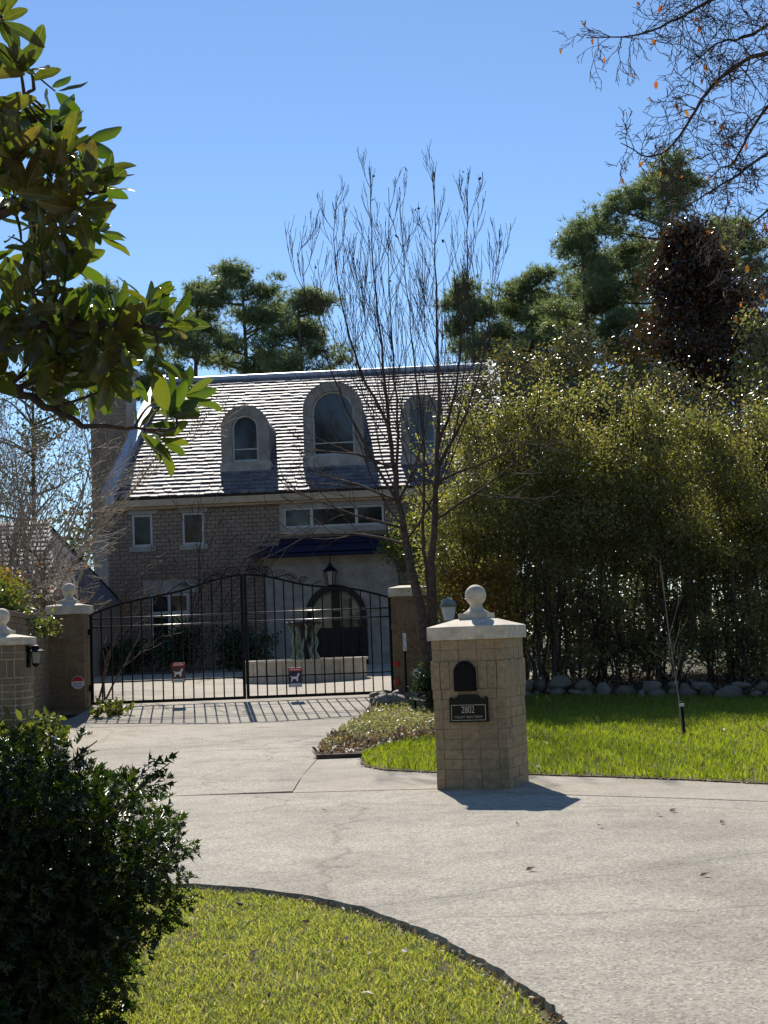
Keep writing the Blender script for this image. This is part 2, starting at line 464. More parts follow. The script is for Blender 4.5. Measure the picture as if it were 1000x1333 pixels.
class MB:
    """collects faces, builds one mesh"""

    def __init__(self):
        self.v = []
        self.f = []

    def add(self, V, F):
        b = len(self.v)
        self.v.extend([tuple(p) for p in V])
        self.f.extend([tuple(i + b for i in q) for q in F])
        return self

    def box(self, x0, x1, y0, y1, z0, z1, mat=None):
        V = [(x, y, z) for z in (z0, z1) for y in (y0, y1) for x in (x0, x1)]
        if mat is not None:
            V = [tuple(mat @ Vector(p)) for p in V]
        return self.add(V, [(0, 2, 3, 1), (4, 5, 7, 6), (0, 1, 5, 4), (2, 6, 7, 3), (1, 3, 7, 5), (0, 4, 6, 2)])

    def tube(self, pts, rad, n=6, cap=True):
        P = np.asarray(pts, float)
        k = len(P)
        r = np.full(k, rad) if np.isscalar(rad) else np.asarray(rad, float)
        T = np.gradient(P, axis=0)
        T /= np.linalg.norm(T, axis=1)[:, None] + 1e-9
        a = np.array([0, 0, 1.0]) if abs(T[0][2]) < 0.8 else np.array([1.0, 0, 0])
        A = np.cross(T, a)
        A /= np.linalg.norm(A, axis=1)[:, None] + 1e-9
        B = np.cross(T, A)
        ang = np.arange(n) * 2 * math.pi / n
        V = P[:, None, :] + r[:, None, None] * (A[:, None, :] * np.cos(ang)[None, :, None] + B[:, None, :] * np.sin(ang)[None, :, None])
        F = []
        for i in range(k - 1):
            for j in range(n):
                j2 = (j + 1) % n
                F.append((i * n + j, i * n + j2, (i + 1) * n + j2, (i + 1) * n + j))
        if cap:
            F.append(tuple(range(n))[::-1])
            F.append(tuple((k - 1) * n + j for j in range(n)))
        return self.add(V.reshape(-1, 3), F)

    def lathe(self, prof, n=24, c=(0, 0, 0)):
        V, F = [], []
        for r, z in prof:
            for j in range(n):
                a = 2 * math.pi * j / n
                V.append((c[0] + r * math.cos(a), c[1] + r * math.sin(a), c[2] + z))
        for i in range(len(prof) - 1):
            for j in range(n):
                j2 = (j + 1) % n
                F.append((i * n + j, i * n + j2, (i + 1) * n + j2, (i + 1) * n + j))
        F.append(tuple(range(n))[::-1])
        F.append(tuple((len(prof) - 1) * n + j for j in range(n)))
        return self.add(V, F)

    def prism(self, poly, y0, y1):
        """polygon in x,z extruded along y"""
        n = len(poly)
        V = [(x, y0, z) for x, z in poly] + [(x, y1, z) for x, z in poly]
        F = [tuple(range(n)), tuple(range(2 * n - 1, n - 1, -1))]
        F += [(i, i + n, (i + 1) % n + n, (i + 1) % n) for i in range(n)]
        return self.add(V, F)

    def ring(self, outer, inner, y0, y1):
        """band between two open profiles in x,z (same count), extruded along y"""
        n = len(outer)
        V = [(x, y0, z) for x, z in outer] + [(x, y0, z) for x, z in inner] + [(x, y1, z) for x, z in outer] + [(x, y1, z) for x, z in inner]
        F = []
        for i in range(n - 1):
            F.append((i, i + 1, n + i + 1, n + i))
            F.append((2 * n + i, 3 * n + i, 3 * n + i + 1, 2 * n + i + 1))
            F.append((i, 2 * n + i, 2 * n + i + 1, i + 1))
            F.append((n + i, n + i + 1, 3 * n + i + 1, 3 * n + i))
        F.append((0, n, 3 * n, 2 * n))
        F.append((n - 1, 3 * n - 1, 4 * n - 1, 2 * n - 1))
        return self.add(V, F)

    def mesh(self, name, origin=(0, 0, 0), smooth=False, bevel=0.0):
        me = bpy.data.meshes.new(name)
        ox, oy, oz = origin
        me.from_pydata([(x - ox, y - oy, z - oz) for x, y, z in self.v], [], self.f)
        bm = bmesh.new()
        bm.from_mesh(me)
        bmesh.ops.recalc_face_normals(bm, faces=bm.faces)
        if bevel:
            es = [e for e in bm.edges if e.is_manifold and e.calc_face_angle(0) > 0.5]
            bmesh.ops.bevel(bm, geom=es, offset=bevel, segments=2, affect='EDGES', profile=0.6)
        bm.to_mesh(me)
        bm.free()
        if smooth:
            me.polygons.foreach_set('use_smooth', [True] * len(me.polygons))
        return me

    def build(self, name, mat, parent=None, origin=(0, 0, 0), smooth=False, bevel=0.0):
        return link(name, self.mesh(name, origin, smooth, bevel), mat, parent)


def tess(polys, cuts=0, zf=None, name='sheet'):
    P = [[Vector((x, y, 0)) for x, y in p] for p in polys]
    tri = tessellate_polygon(P)
    flat = [v for p in P for v in p]
    bm = bmesh.new()
    bv = [bm.verts.new(v) for v in flat]
    for t3 in tri:
        try:
            bm.faces.new([bv[i] for i in t3])
        except ValueError:
            pass
    bmesh.ops.recalc_face_normals(bm, faces=bm.faces)
    for f in bm.faces:
        if f.normal.z < 0:
            f.normal_flip()
    for _ in range(cuts):
        bmesh.ops.subdivide_edges(bm, edges=[e for e in bm.edges if e.calc_length() > 0.9], cuts=1, use_grid_fill=True)
        bmesh.ops.triangulate(bm, faces=bm.faces)
    if zf:
        for v in bm.verts:
            v.co.z = zf(v.co.x, v.co.y)
    return bm


def slab(name, polys, zf, thick, mat, cuts=0, parent=None):
    bm = tess(polys, cuts, zf)
    bmesh.ops.remove_doubles(bm, verts=bm.verts, dist=0.0005)
    r = bmesh.ops.extrude_face_region(bm, geom=bm.faces[:], use_keep_orig=True)
    for v in [e for e in r['geom'] if isinstance(e, bmesh.types.BMVert)]:
        v.co.z -= thick
    me = bpy.data.meshes.new(name)
    bm.to_mesh(me)
    bm.free()
    o = link(name, me, mat, parent)
    return o


def in_poly(P, poly):
    x, y = P[:, 0], P[:, 1]
    ins = np.zeros(len(P), bool)
    n = len(poly)
    for i in range(n):
        x1, y1 = poly[i]
        x2, y2 = poly[(i + 1) % n]
        c = ((y1 > y) != (y2 > y)) & (x < (x2 - x1) * (y - y1) / (y2 - y1 + 1e-12) + x1)
        ins ^= c
    return ins


def sample_poly(poly, n):
    a = np.array(poly)
    lo, hi = a.min(0), a.max(0)
    out = []
    tot = 0
    while tot < n:
        P = RNG.uniform(lo, hi, (n * 2, 2))
        P = P[in_poly(P, poly)]
        out.append(P)
        tot += len(P)
    return np.concatenate(out)[:n]


def unit(A):
    return A / (np.linalg.norm(A, axis=-1, keepdims=True) + 1e-9)


def rand_dirs(n):
    return unit(RNG.normal(size=(n, 3)))


LEAF4 = (np.array([(0, 0, 0), (.45, .27, .07), (1, 0, -.04), (.45, -.27, .07)]), np.array([(0, 2, 1), (0, 3, 2)]))
LEAF6 = (np.array([(0, 0, 0), (.3, .2, .05), (.68, .19, .05), (1, 0, -.06), (.68, -.19, .05), (.3, -.2, .05)]),
         np.array([(0, 2, 1), (0, 3, 2), (0, 4, 3), (0, 5, 4)]))


def scatter(P, d, nrm, size, tmpl):
    """one leaf per point: d direction, nrm rough normal, size per leaf"""
    tv, tf = tmpl
    d = unit(d)
    s = unit(np.cross(nrm, d))
    n = np.cross(d, s)
    size = np.broadcast_to(size, (len(P),))
    V = P[:, None, :] + size[:, None, None] * (d[:, None, :] * tv[None, :, 0, None] + s[:, None, :] * tv[None, :, 1, None] + n[:, None, :] * tv[None, :, 2, None])
    F = tf[None, :, :] + (np.arange(len(P)) * len(tv))[:, None, None]
    return V.reshape(-1, 3), F.reshape(-1, tf.shape[1])


def foliage(name, mat, parent, P, size, tmpl=LEAF4, droop=0.15, up=0.4, kind='stuff', origin=None):
    n = len(P)
    d = rand_dirs(n)
    d[:, 2] -= droop
    nr = rand_dirs(n)
    nr[:, 2] += up
    sz = size * RNG.uniform(.65, 1.3, n)
    V, F = scatter(P, d, nr, sz, tmpl)
    o = origin if origin is not None else (parent.location if parent else (0, 0, 0))
    V = V - np.array(o)
    ob = link(name, mesh_np(name, V, F), mat, parent)
    if kind:
        ob['kind'] = kind
    return ob


def clump_points(centres, n_each, r, squash=0.8):
    out = []
    for c in centres:
        k = int(n_each * random.uniform(.6, 1.4))
        rr = r * random.uniform(.7, 1.25)
        q = RNG.normal(size=(k, 3)) * rr * np.array([.55, .55, .55 * squash])
        out.append(q + np.array(c))
    return np.concatenate(out)


def grow(mb, p, d, length, r, depth, up=0.1, wob=0.18, kids=(3, 5), ratio=0.6, spread=0.7, tips=None, minr=0.006, sides=5, nseg=5, kid_from=0.25, up_kid=None):
    """a branch with side branches, tapered; collects tips"""
    p = np.array(p, float)
    d = np.array(d, float)
    d /= np.linalg.norm(d)
    pts, rad, dirs = [p.copy()], [r], [d.copy()]
    for i in range(nseg):
        d = d + RNG.normal(size=3) * wob * .5 + np.array([0, 0, up])
        d /= np.linalg.norm(d)
        p = p + d * length / nseg
        pts.append(p.copy())
        dirs.append(d.copy())
        rad.append(max(minr, r * (1 - .75 * (i + 1) / nseg)))
    mb.tube(pts, rad, sides if depth > 0 else 3, cap=False)
    if tips is not None:
        tips.append((pts[-1], dirs[-1], depth))
    if depth > 0:
        k = random.randint(*kids)
        for j in range(k):
            f = kid_from + (1 - kid_from) * (j + random.random() * .8) / k
            f = min(.97, f)
            i = min(nseg - 1, int(f * nseg))
            w = f * nseg - i
            q = pts[i] * (1 - w) + pts[i + 1] * w
            side = np.cross(dirs[i], RNG.normal(size=3))
            side /= np.linalg.norm(side) + 1e-9
            nd = dirs[i] + side * spread * random.uniform(.7, 1.3)
            grow(mb, q, nd, length * ratio * random.uniform(.7, 1.15) * (1.15 - .45 * f), max(minr, rad[i] * .6), depth - 1,
                 up if up_kid is None else up_kid, wob, kids, ratio, spread, tips, minr, max(3, sides - 1), max(3, nseg - 1), .2, up_kid)


# ------------------------------------------------------------------ the ground
gr = MB()
xs = [-400, -120, -40, -20, 20, 40, 120, 400]
ys = [-300, -60, -20, 0, 15, 20, 25.2, 28.2, 36, 48, 70, 150, 500]
V = [(x, y, g_h(y) - 0.12) for y in ys for x in xs]
nx = len(xs)
gr.add(V, [(j * nx + i, j * nx + i + 1, (j + 1) * nx + i + 1, (j + 1) * nx + i) for j in range(len(ys) - 1) for i in range(nx - 1)])
struct(gr.build('ground', 'terrain'))

ISLAND = [(-4.5, 9.55), (-3, 9.4), (-1.65, 9.17), (-1.29, 9.09), (-0.88, 8.83), (-0.54, 8.51), (-0.21, 8.08), (0.0, 7.66), (0.19, 7.23), (0.35, 6.71), (0.46, 6.34), (0.56, 6.0), (0.6, 5.74), (0.62, 5.5), (0.62, 4.6), (0.5, 3.4), (0.2, 2.2), (-4.5, 1.5)]


def wobble(pl, amp, closed=True, n=6):
    out = []
    k = len(pl)
    for i in range(k if closed else k - 1):
        a, b = pl[i], pl[(i + 1) % k]
        for j in range(n):
            w = j / n
            out.append((a[0] + (b[0] - a[0]) * w + random.uniform(-amp, amp), a[1] + (b[1] - a[1]) * w + random.uniform(-amp, amp)))
    return out


ISL = wobble(ISLAND, 0.012)
ROAD_EDGE = [(-30, 14.9), (-8, 14.75), (-2.2, 14.55), (.45, 14.25), (1.0, 13.72), (1.75, 13.15), (2.5, 12.65), (3.3, 12.05), (5, 10.6), (8, 7.5), (12, 2), (16, -8)]
street_poly = ROAD_EDGE + [(16, -14), (-30, -14)]
struct(slab('street', [street_poly, ISL[::-1]], lambda x, y: 0.0, 0.1, 'concrete'))
# soil of the near island, lower than the slab
isl_soil = tess([[(x, y) for x, y in ISLAND]], 3, lambda x, y: -0.045)
me = bpy.data.meshes.new('lawn')
isl_soil.to_mesh(me)
isl_soil.free()
lawn_near = struct(link('near_lawn', me, 'turf_soil'))

# kerb apron along the far lawn
LAWN_EDGE = [(-.40, 17.6), (-.34, 16.8), (-.11, 16.3), (.44, 15.83), (1.44, 15.24), (2.24, 14.65), (2.9, 14.07), (3.49, 13.46), (5.3, 11.8), (8.4, 8.6), (12.6, 3), (17, -8)]
GAP = 0.012
re_ = [(x, y + GAP) for x, y in ROAD_EDGE if x > -1.5]
apron = [(-1.02, 14.42)] + re_ + [(x, y) for x, y in LAWN_EDGE[::-1]] + [(-.42, 18.1), (-.95, 18.1), (-.972, 17.5), (-1.022, 16)]
ap = struct(slab('kerb_apron', [apron], lambda x, y: g_h(y) + .004, 0.12, 'concrete_light', 3))

# driveway in poured slabs, joints between
drive = bpy.data.objects.new('driveway', None)
COL.objects.link(drive)
struct(drive)


def strip(y0, y1, xl, xr, mat, n=5, jag=None, name='slab'):
    mb = MB()
    V = []
    for i in range(n + 1):
        y = y0 + (y1 - y0) * i / n
        a, b = xl(y), xr(y)
        for j in range(9):
            x = a + (b - a) * j / 8
            yy = y + (jag(x) if jag and i == n else 0)
            V.append((x, yy, g_h(yy)))
    F = [(i * 9 + j, i * 9 + j + 1, (i + 1) * 9 + j + 1, (i + 1) * 9 + j) for i in range(n) for j in range(8)]
    k = len(V)
    V += [(x, y, z - .1) for x, y, z in V]
    F += [tuple(q + k for q in f[::-1]) for f in F]
    for i in range(n):
        F.append((i * 9, (i + 1) * 9, (i + 1) * 9 + k, i * 9 + k))
        F.append((i * 9 + 8, i * 9 + 8 + k, (i + 1) * 9 + 8 + k, (i + 1) * 9 + 8))
    for j in range(8):
        F.append((j, j + k, j + 1 + k, j + 1))
        F.append((n * 9 + j, n * 9 + j + 1, n * 9 + j + 1 + k, n * 9 + j + k))
    mb.add(V, F)
    return mb.build(name, mat, drive)


def xr_drive(y):
    return float(np.interp(y, [14, 16, 17.5, 18.5, 21.5, 25, 27.4, 28.4, 30, 46], [-1.035, -1.035, -.985, -.955, -.88, -.55, -.38, 0.15, 3.2, 4.2]))


def xl_drive(y):
    return float(np.interp(y, [14, 20, 27, 28.4, 30, 46], [-9, -7.2, -5.9, -5.9, -9, -10]))


strip(14.6, 19.95, xl_drive, xr_drive, 'concrete', 5)
strip(19.98, 25.22, xl_drive, xr_drive, 'concrete', 5)
strip(25.25, 28.25, xl_drive, xr_drive, 'concrete', 4)
strip(28.27, 46.5, xl_drive, xr_drive, 'concrete_light', 10)

# far lawn and planted bed
LAWN = LAWN_EDGE + [(19, -8), (19, 25.5), (6.8, 25.6), (4.9, 26.6), (2.7, 27.3), (1.8, 24.5), (1.2, 22), (.4, 20.3), (-.15, 19.4), (-.4, 18.3)]
bm = tess([LAWN], 4, lambda x, y: g_h(y) + .015)
me = bpy.data.meshes.new('lawn')
bm.to_mesh(me)
bm.free()
struct(link('far_lawn', me, 'turf_soil'))
BED = [(-.96, 18.04), (-.42, 18.04), (-.15, 19.4), (.4, 20.3), (1.2, 22), (1.8, 24.5), (2.7, 27.3), (4.9, 26.6), (6.8, 25.6), (19, 25.5), (19, 34), (2.2, 34), (.9, 29.5), (.3, 28.2), (-.36, 27.4), (-.53, 25), (-.86, 21.5), (-1.0, 18.5)]
struct(slab('planting_bed', [BED], lambda x, y: g_h(y) + .045 + .02 * math.sin(x * 2.1) * math.sin(y * 1.7), .16, 'earth', 4))


def grass(name, label, poly, n, h, w, zf, mat, lean=.5, patch=.3):
    P2 = sample_poly(poly, n)
    pn = np.sin(P2[:, 0] * 5.1 + 2 * np.sin(P2[:, 1] * 2.3)) * np.sin(P2[:, 1] * 4.3 + 1.5 * np.sin(P2[:, 0] * 3.1)) + .6 * np.sin(P2[:, 0] * 13 + P2[:, 1] * 9) * np.sin(P2[:, 1] * 12 - P2[:, 0] * 7)
    P2 = P2[RNG.uniform(-1.2, 1.6, len(P2)) < .75 + pn * patch]
    k = len(P2)
    z = zf(P2)
    a = RNG.uniform(0, 2 * math.pi, k)
    hh = h * RNG.uniform(.5, 1.3, k)
    dirx, diry = np.cos(a), np.sin(a)
    ln = RNG.uniform(.1, 1.0, k) * lean * hh
    b = RNG.uniform(0, 2 * math.pi, k)
    lx, ly = np.cos(b) * ln, np.sin(b) * ln
    ww = w * RNG.uniform(.6, 1.3, k) / 2
    base = np.stack([P2[:, 0], P2[:, 1], z], 1)
    def pt(fx, s, up):
        return np.stack([base[:, 0] + dirx * ww * s + lx * fx, base[:, 1] + diry * ww * s + ly * fx, base[:, 2] + hh * up], 1)
    V = np.stack([pt(0, -1, 0), pt(0, 1, 0), pt(.35, .8, .6), pt(.35, -.8, .6), pt(1.15, 0, .92)], 1).reshape(-1, 3)
    i0 = (np.arange(k) * 5)[:, None]
    F = np.concatenate([i0 + np.array([0, 1, 2]), i0 + np.array([0, 2, 3]), i0 + np.array([3, 2, 4])])
    o = link(name, mesh_np(name, V, F), mat)
    return tag(o, label, 'grass', kind='stuff')


isl_vis = [p for p in ISLAND if True]
isl_near = [(-2.6, 9.3), (-1.65, 9.15), (-1.29, 9.06), (-0.9, 8.8), (-0.57, 8.48), (-0.24, 8.05), (-0.03, 7.63), (0.16, 7.2), (0.32, 6.69), (0.43, 6.3), (0.52, 5.98), (0.55, 5.7), (0.55, 4.4), (-2.6, 4.4)]
grass('near_lawn_grass', 'sunlit yellow green grass on the island lawn in the foreground', isl_near, 105000, .038, .0068, lambda P: -.045 + 0 * P[:, 0], 'grass_near', 1.4, .95)
lawn_vis = [p for p in LAWN_EDGE if p[0] < 6] + [(9, 12), (10, 25.5), (6.8, 25.6), (4.9, 26.6), (2.7, 27.3), (1.8, 24.5), (1.2, 22), (.4, 20.3), (-.15, 19.4), (-.4, 18.3)]
lawn_vis = [(x + (.03 if i < 3 else 0), y + (.04 if i > 1 else 0)) for i, (x, y) in enumerate(lawn_vis)]
grass('far_lawn_grass', 'bright green lawn behind the mailbox pillar, shaded near the hedge', lawn_vis, 110000, .085, .013, lambda P: G_H(P[:, 1]) + .01, 'grass', .8, .7)

# pale ground cover and fallen leaves on the bed
cov = [(-.95, 18.6), (-.3, 19.6), (.4, 20.6), (1.1, 22.2), (1.7, 24.6), (2.0, 26.2), (.4, 26.6), (-.3, 26), (-.5, 24.8), (-.83, 21.4)]
P2 = sample_poly(cov, 15000)
P = np.column_stack([P2, G_H(P2[:, 1]) + RNG.uniform(.03, .13, len(P2))])
o = foliage('ground_cover', 'cover', None, P, .05, LEAF4, 0, 1.2, 'stuff')
tag(o, 'pale green ground cover in the bed beside the driveway', 'ground cover')
lit = [(-1.0, 18.2), (-.5, 18.2), (-.2, 19.3), (.5, 20.3), (1.2, 21.8), (.9, 22.2), (.1, 21), (-.5, 20.2), (-.85, 21.2), (-1.0, 19)]
P2 = sample_poly(lit, 1500)
P = np.column_stack([P2, G_H(P2[:, 1]) + RNG.uniform(.03, .12, len(P2))])
o = foliage('leaf_litter', 'litter', None, P, .085, LEAF6, 0, 2.0, 'stuff')
tag(o, 'brown fallen leaves heaped along the front of the bed', 'fallen leaves')
P2 = sample_poly([(2, 27.4), (4.9, 26.9), (6.8, 25.9), (12, 25.7), (12, 32), (2, 32)], 5000)
P = np.column_stack([P2, G_H(P2[:, 1]) + RNG.uniform(.05, .1, len(P2))])
o = foliage('hedge_leaf_litter', 'litter', None, P, .09, LEAF6, 0, 2.5, 'stuff')
tag(o, 'dry brown leaves covering the soil under the tall hedge', 'fallen leaves')
# leaves and bits of dirt along the edge of the near slab
ed = []
for (x1, y1), (x2, y2) in zip(ISLAND[2:14], ISLAND[3:15]):
    for _ in range(26):
        w = random.random()
        ed.append((x1 + (x2 - x1) * w - random.uniform(.005, .07), y1 + (y2 - y1) * w - random.uniform(0, .05), -.04 + random.uniform(0, .025)))
o = foliage('edge_litter', 'litter', None, np.array(ed), .035, LEAF6, 0, 2.0, 'stuff')
tag(o, 'brown leaf crumbs along the edge of the foreground lawn', 'fallen leaves')

P2 = sample_poly([(-.3, 16.5), (1.5, 15.5), (3.5, 13.9), (6, 12.5), (8, 22), (2, 24), (.4, 19.8)], 110)
P = np.column_stack([P2, G_H(P2[:, 1]) + RNG.uniform(.04, .085, len(P2))])
o = foliage('lawn_leaf_litter', 'litter', None, P, .075, LEAF6, 0, 2.0, 'stuff')
tag(o, 'stray brown leaves scattered over the far lawn', 'fallen leaves')
P2 = sample_poly(isl_near, 420)
P = np.column_stack([P2, RNG.uniform(-.03, -.008, len(P2))])
o = foliage('near_lawn_crumbs', 'litter', None, P, .028, LEAF6, 0, 2.0, 'stuff')
tag(o, 'small dry leaf crumbs in the foreground grass', 'fallen leaves')
ed = []
for _ in range(260):
    i_ = random.randint(0, 6)
    (x1, y1), (x2, y2) = LAWN_EDGE[i_], LAWN_EDGE[i_ + 1]
    w = random.random()
    ed.append((x1 + (x2 - x1) * w - random.uniform(-.03, .05), y1 + (y2 - y1) * w - random.uniform(-.04, .05), g_h(y1) + .012))
o = foliage('kerb_leaf_litter', 'litter', None, np.array(ed), .03, LEAF6, 0, 3.0, 'stuff')
tag(o, 'thin line of dry leaf bits along the far lawn edge', 'fallen leaves')

# ------------------------------------------------------------------ brick piers
ub = MB().box(-.5, .5, -.5, .5, -.5, .5)
BRICKS = []
for k in range(5):
    me = ub.mesh('brick')
    bm = bmesh.new()
    bm.from_mesh(me)
    bmesh.ops.bevel(bm, geom=bm.edges[:], offset=.02, segments=1, affect='EDGES')
    for v in bm.verts:
        v.co += Vector((random.uniform(-.02, .02), random.uniform(-.02, .02), random.uniform(-.035, .035)))
    bm.to_mesh(me)
    bm.free()
    BRICKS.append(me)
BRICK_BY = {}


def brick_mesh(mat):
    if mat not in BRICK_BY:
        BRICK_BY[mat] = []
        for me in BRICKS:
            c = me.copy()
            c.materials.append(M[mat])
            BRICK_BY[mat].append(c)
    return random.choice(BRICK_BY[mat])


def brick(parent, mat, c, dims, rz=0.0, name='brick'):
    return link(name, brick_mesh(mat), None, parent, c, (random.uniform(-.006, .006), random.uniform(-.006, .006), rz + random.uniform(-.006, .006)), dims)


def brick_ring(parent, mat, z0, h, w, joint, blen, shift, proud=0.0, soldier=False, dep=.09, skip=None):
    """one course round a square pier; local coordinates, centre at origin"""
    zc = z0 + h / 2
    hh = h - joint
    W = w + proud * 2
    for side in range(4):
        full = (side % 2 == 0) == shift
        ln = W + joint if full else W - 2 * dep - joint
        n = max(1, round(ln / (blen + joint)))
        cuts = [ln * i / n for i in range(n + 1)]
        if shift and n > 1 and not soldier:
            cuts = [0] + [ln * (i + .5) / n for i in range(n)] + [ln]
        for a, b in zip(cuts, cuts[1:]):
            l = b - a - joint
            if l < .02:
                continue
            u = (a + b) / 2 - ln / 2
            out = W / 2 - dep / 2 + random.uniform(-.003, .003)
            if skip and side == 0 and skip(u, zc, l):
                continue
            x, y, rz = ((u, -out, 0), (out, u, math.pi / 2), (-u, out, 0), (-out, -u, math.pi / 2))[side]
            brick(parent, mat, (x, y, zc), (l, dep, hh), rz)


def cap_mesh(w, h, rise):
    a = w / 2
    mb = MB()
    V = [(-a, -a, 0), (a, -a, 0), (a, a, 0), (-a, a, 0), (-a, -a, h), (a, -a, h), (a, a, h), (-a, a, h)]
    b = .17
    V += [(-b, -b, h + rise), (b, -b, h + rise), (b, b, h + rise), (-b, b, h + rise)]
    F = [(3, 2, 1, 0), (0, 1, 5, 4), (1, 2, 6, 5), (2, 3, 7, 6), (3, 0, 4, 7), (4, 5, 9, 8), (5, 6, 10, 9), (6, 7, 11, 10), (7, 4, 8, 11), (8, 9, 10, 11)]
    mb.add(V, F)
    return mb


def finial(parent, z, r=.105, s=1.0):
    mb = MB()
    b = .15 * s
    mb.box(-b, b, -b, b, z - .01, z + .055 * s)
    plinth = mb.build('finial_plinth', 'limestone', parent, bevel=.006)
    prof = [(b * .9, z + .05 * s), (b * .86, z + .065 * s), (b * .62, z + .085 * s), (b * .46, z + .11 * s), (b * .40, z + .14 * s)]
    zc = z + .14 * s + r * .9
    for i in range(1, 14):
        a = -math.pi / 2 + .5 + (math.pi - .5) * i / 13
        prof.append((max(.002, r * math.cos(a)), zc + r * math.sin(a)))
    MB().lathe(prof, 28).build('finial_ball', 'limestone', parent, smooth=True)


def brick_pier(name, label, loc, rz, w, courses, mat, mortar, joint, cap_w, cap_h, cap_rise, ball=None, skip=None, group=None):
    t = thing(name, label, 'pillar', loc, rz, group)
    H = sum(c[1] for c in courses)
    MB().box(-w / 2 + .006, w / 2 - .006, -w / 2 + .006, w / 2 - .006, -.1, H - .002).build('mortar_core', mortar, t)
    z = 0
    for i, (kind, h, proud) in enumerate(courses):
        if kind == 'soldier':
            brick_ring(t, mat, z, h, w, joint, .085, False, proud, True, skip=skip)
        else:
            brick_ring(t, mat, z, h, w, joint, .20, bool(i % 2), proud, skip=skip)
        z += h
    cap_mesh(cap_w, cap_h, cap_rise).build('cap', 'limestone', t, bevel=.008).location = (0, 0, H)
    if ball:
        finial(t, H + cap_h + cap_rise, *ball)
    return t, H


# mailbox pillar
L = Vector((.42, 14.19))
rz = R(-20)
dx, dy = Vector((math.cos(rz), math.sin(rz))), Vector((-math.sin(rz), math.cos(rz)))
W = .74
ctr = L + dx * W / 2 + dy * W / 2
mb_c = [('st', .098, 0)] * 9 + [('st', .098, .004)] + [('soldier', .27, .012)] + [('st', .115, 0), ('st', .095, 0)]


def mb_skip(u, z, l):
    return abs(u + .0) < .10 + l * .2 and .95 < z < 1.2


mp, H = brick_pier('mailbox_pillar', 'tan brick pillar with mailbox, house number plaque and pale stone ball on top', (ctr.x, ctr.y, -.0), rz, W, mb_c, 'brick_tan', 'mortar_tan', .005, .81, .13, .075, (.108, 1.0))
# mailbox door and plaque on the front face (local y = -W/2)
FY = -W / 2
md = MB()
arch = [(-.112, 0), (.112, 0), (.112, .185)] + [(.112 * math.cos(a) , .185 + .112 * math.sin(a)) for a in [R(20), R(45), R(68), R(90), R(112), R(135), R(160)]] + [(-.112, .185)]
md.prism(arch, FY - .045, FY + .05)
door = md.build('mailbox_door', 'black_metal', mp, bevel=.004)
door['label'] = 'black arched mailbox door'
door.location = (-.03, 0, .955)
md = MB()
arch2 = [(x * .86, .012 + z * .9) for x, z in arch]
md.prism(arch2, FY - .052, FY - .044)
md.build('door_panel', 'black_metal', door, bevel=.002)
kn = MB()
kn.box(-.012, .012, FY - .075, FY - .045, .25, .275)
kn.build('handle', 'iron', door, bevel=.003)
pl = MB()
prof = [(-.195, 0), (.195, 0), (.195, .235), (.178, .25), (.165, .225), (.15, .222), (.13, .235), (.11, .24), (.095, .262), (.06, .266), (.02, .27), (0, .258), (-.02, .27), (-.06, .262), (-.1, .265), (-.115, .242), (-.14, .232), (-.165, .222), (-.178, .245), (-.195, .235)]
pl.prism(prof, FY - .035, FY + .01)
plaque = pl.build('plaque', 'bronze', mp, bevel=.002)
plaque['label'] = 'dark plaque reading 2802'
plaque.location = (-.005, 0, .655)
bd = MB()
for x0, x1, z0, z1 in [(-.175, .175, .018, .022), (-.175, .175, .165, .169), (-.175, -.171, .022, .165), (.171, .175, .022, .165)]:
    bd.box(x0, x1, FY - .0385, FY - .034, z0, z1)
bd.build('plaque_border', 'gold_letter', plaque)


def lettering(txt, size, mat, parent, loc, rot, xs=1.0, name='lettering', off=0.0, space=1.0):
    cu = bpy.data.curves.new('txt', 'FONT')
    cu.body = txt
    cu.size = size
    cu.align_x = 'CENTER'
    cu.align_y = 'CENTER'
    cu.extrude = .0015
    cu.offset = off
    cu.space_character = space
    tmp = bpy.data.objects.new('txt', cu)
    COL.objects.link(tmp)
    dg = bpy.context.evaluated_depsgraph_get()
    me = bpy.data.meshes.new_from_object(tmp.evaluated_get(dg))
    bpy.data.objects.remove(tmp)
    me.materials.clear()
    return link(name, me, mat, parent, loc, rot, (xs, 1, 1))


lettering('2802', .095, 'gold_letter', plaque, (-.005, FY - .0365, .118), (math.pi / 2, 0, 0), .72, off=-.0012)
lettering('VALLEY WAY DRIVE', .036, 'gold_letter', plaque, (0, FY - .0365, .05), (math.pi / 2, 0, 0), .84, off=-.0006, space=1.08)

# pier beside the street on the left
lp_c = [('st', .1, 0)] * 10 + [('st', .1, .008)] + [('soldier', .27, 0)] + [('st', .1, .008)] + [('st', .11, 0)]
lp, H2 = brick_pier('street_pillar', 'brown brick pillar with pale mortar joints at the left edge, black lantern on its side', (-5.745, 21.17, g_h(21) - .02), 0, .75, lp_c, 'brick_brown', 'mortar_pale', .016, .83, .11, .05, (.125, 1.1))
lan = thing('wall_lantern', 'small black lantern fixed to the side of the left street pillar', 'lantern', (-5.345, 21.17, 1.3))
MB().box(-.03, .02, -.06, .06, .0, .32).build('back_plate', 'black_metal', lan, bevel=.004)
MB().lathe([(.02, .33), (.05, .32), (.085, .27), (.13, .24), (.13, .225)], 12, (.1, 0, 0)).build('hood', 'black_metal', lan)
MB().lathe([(.05, .06), (.075, .22)], 6, (.1, 0, 0)).build('lamp_glass', 'lamp_glass', lan)
MB().lathe([(.01, .0), (.05, .03), (.055, .06)], 6, (.1, 0, 0)).build('lantern_base', 'black_metal', lan)

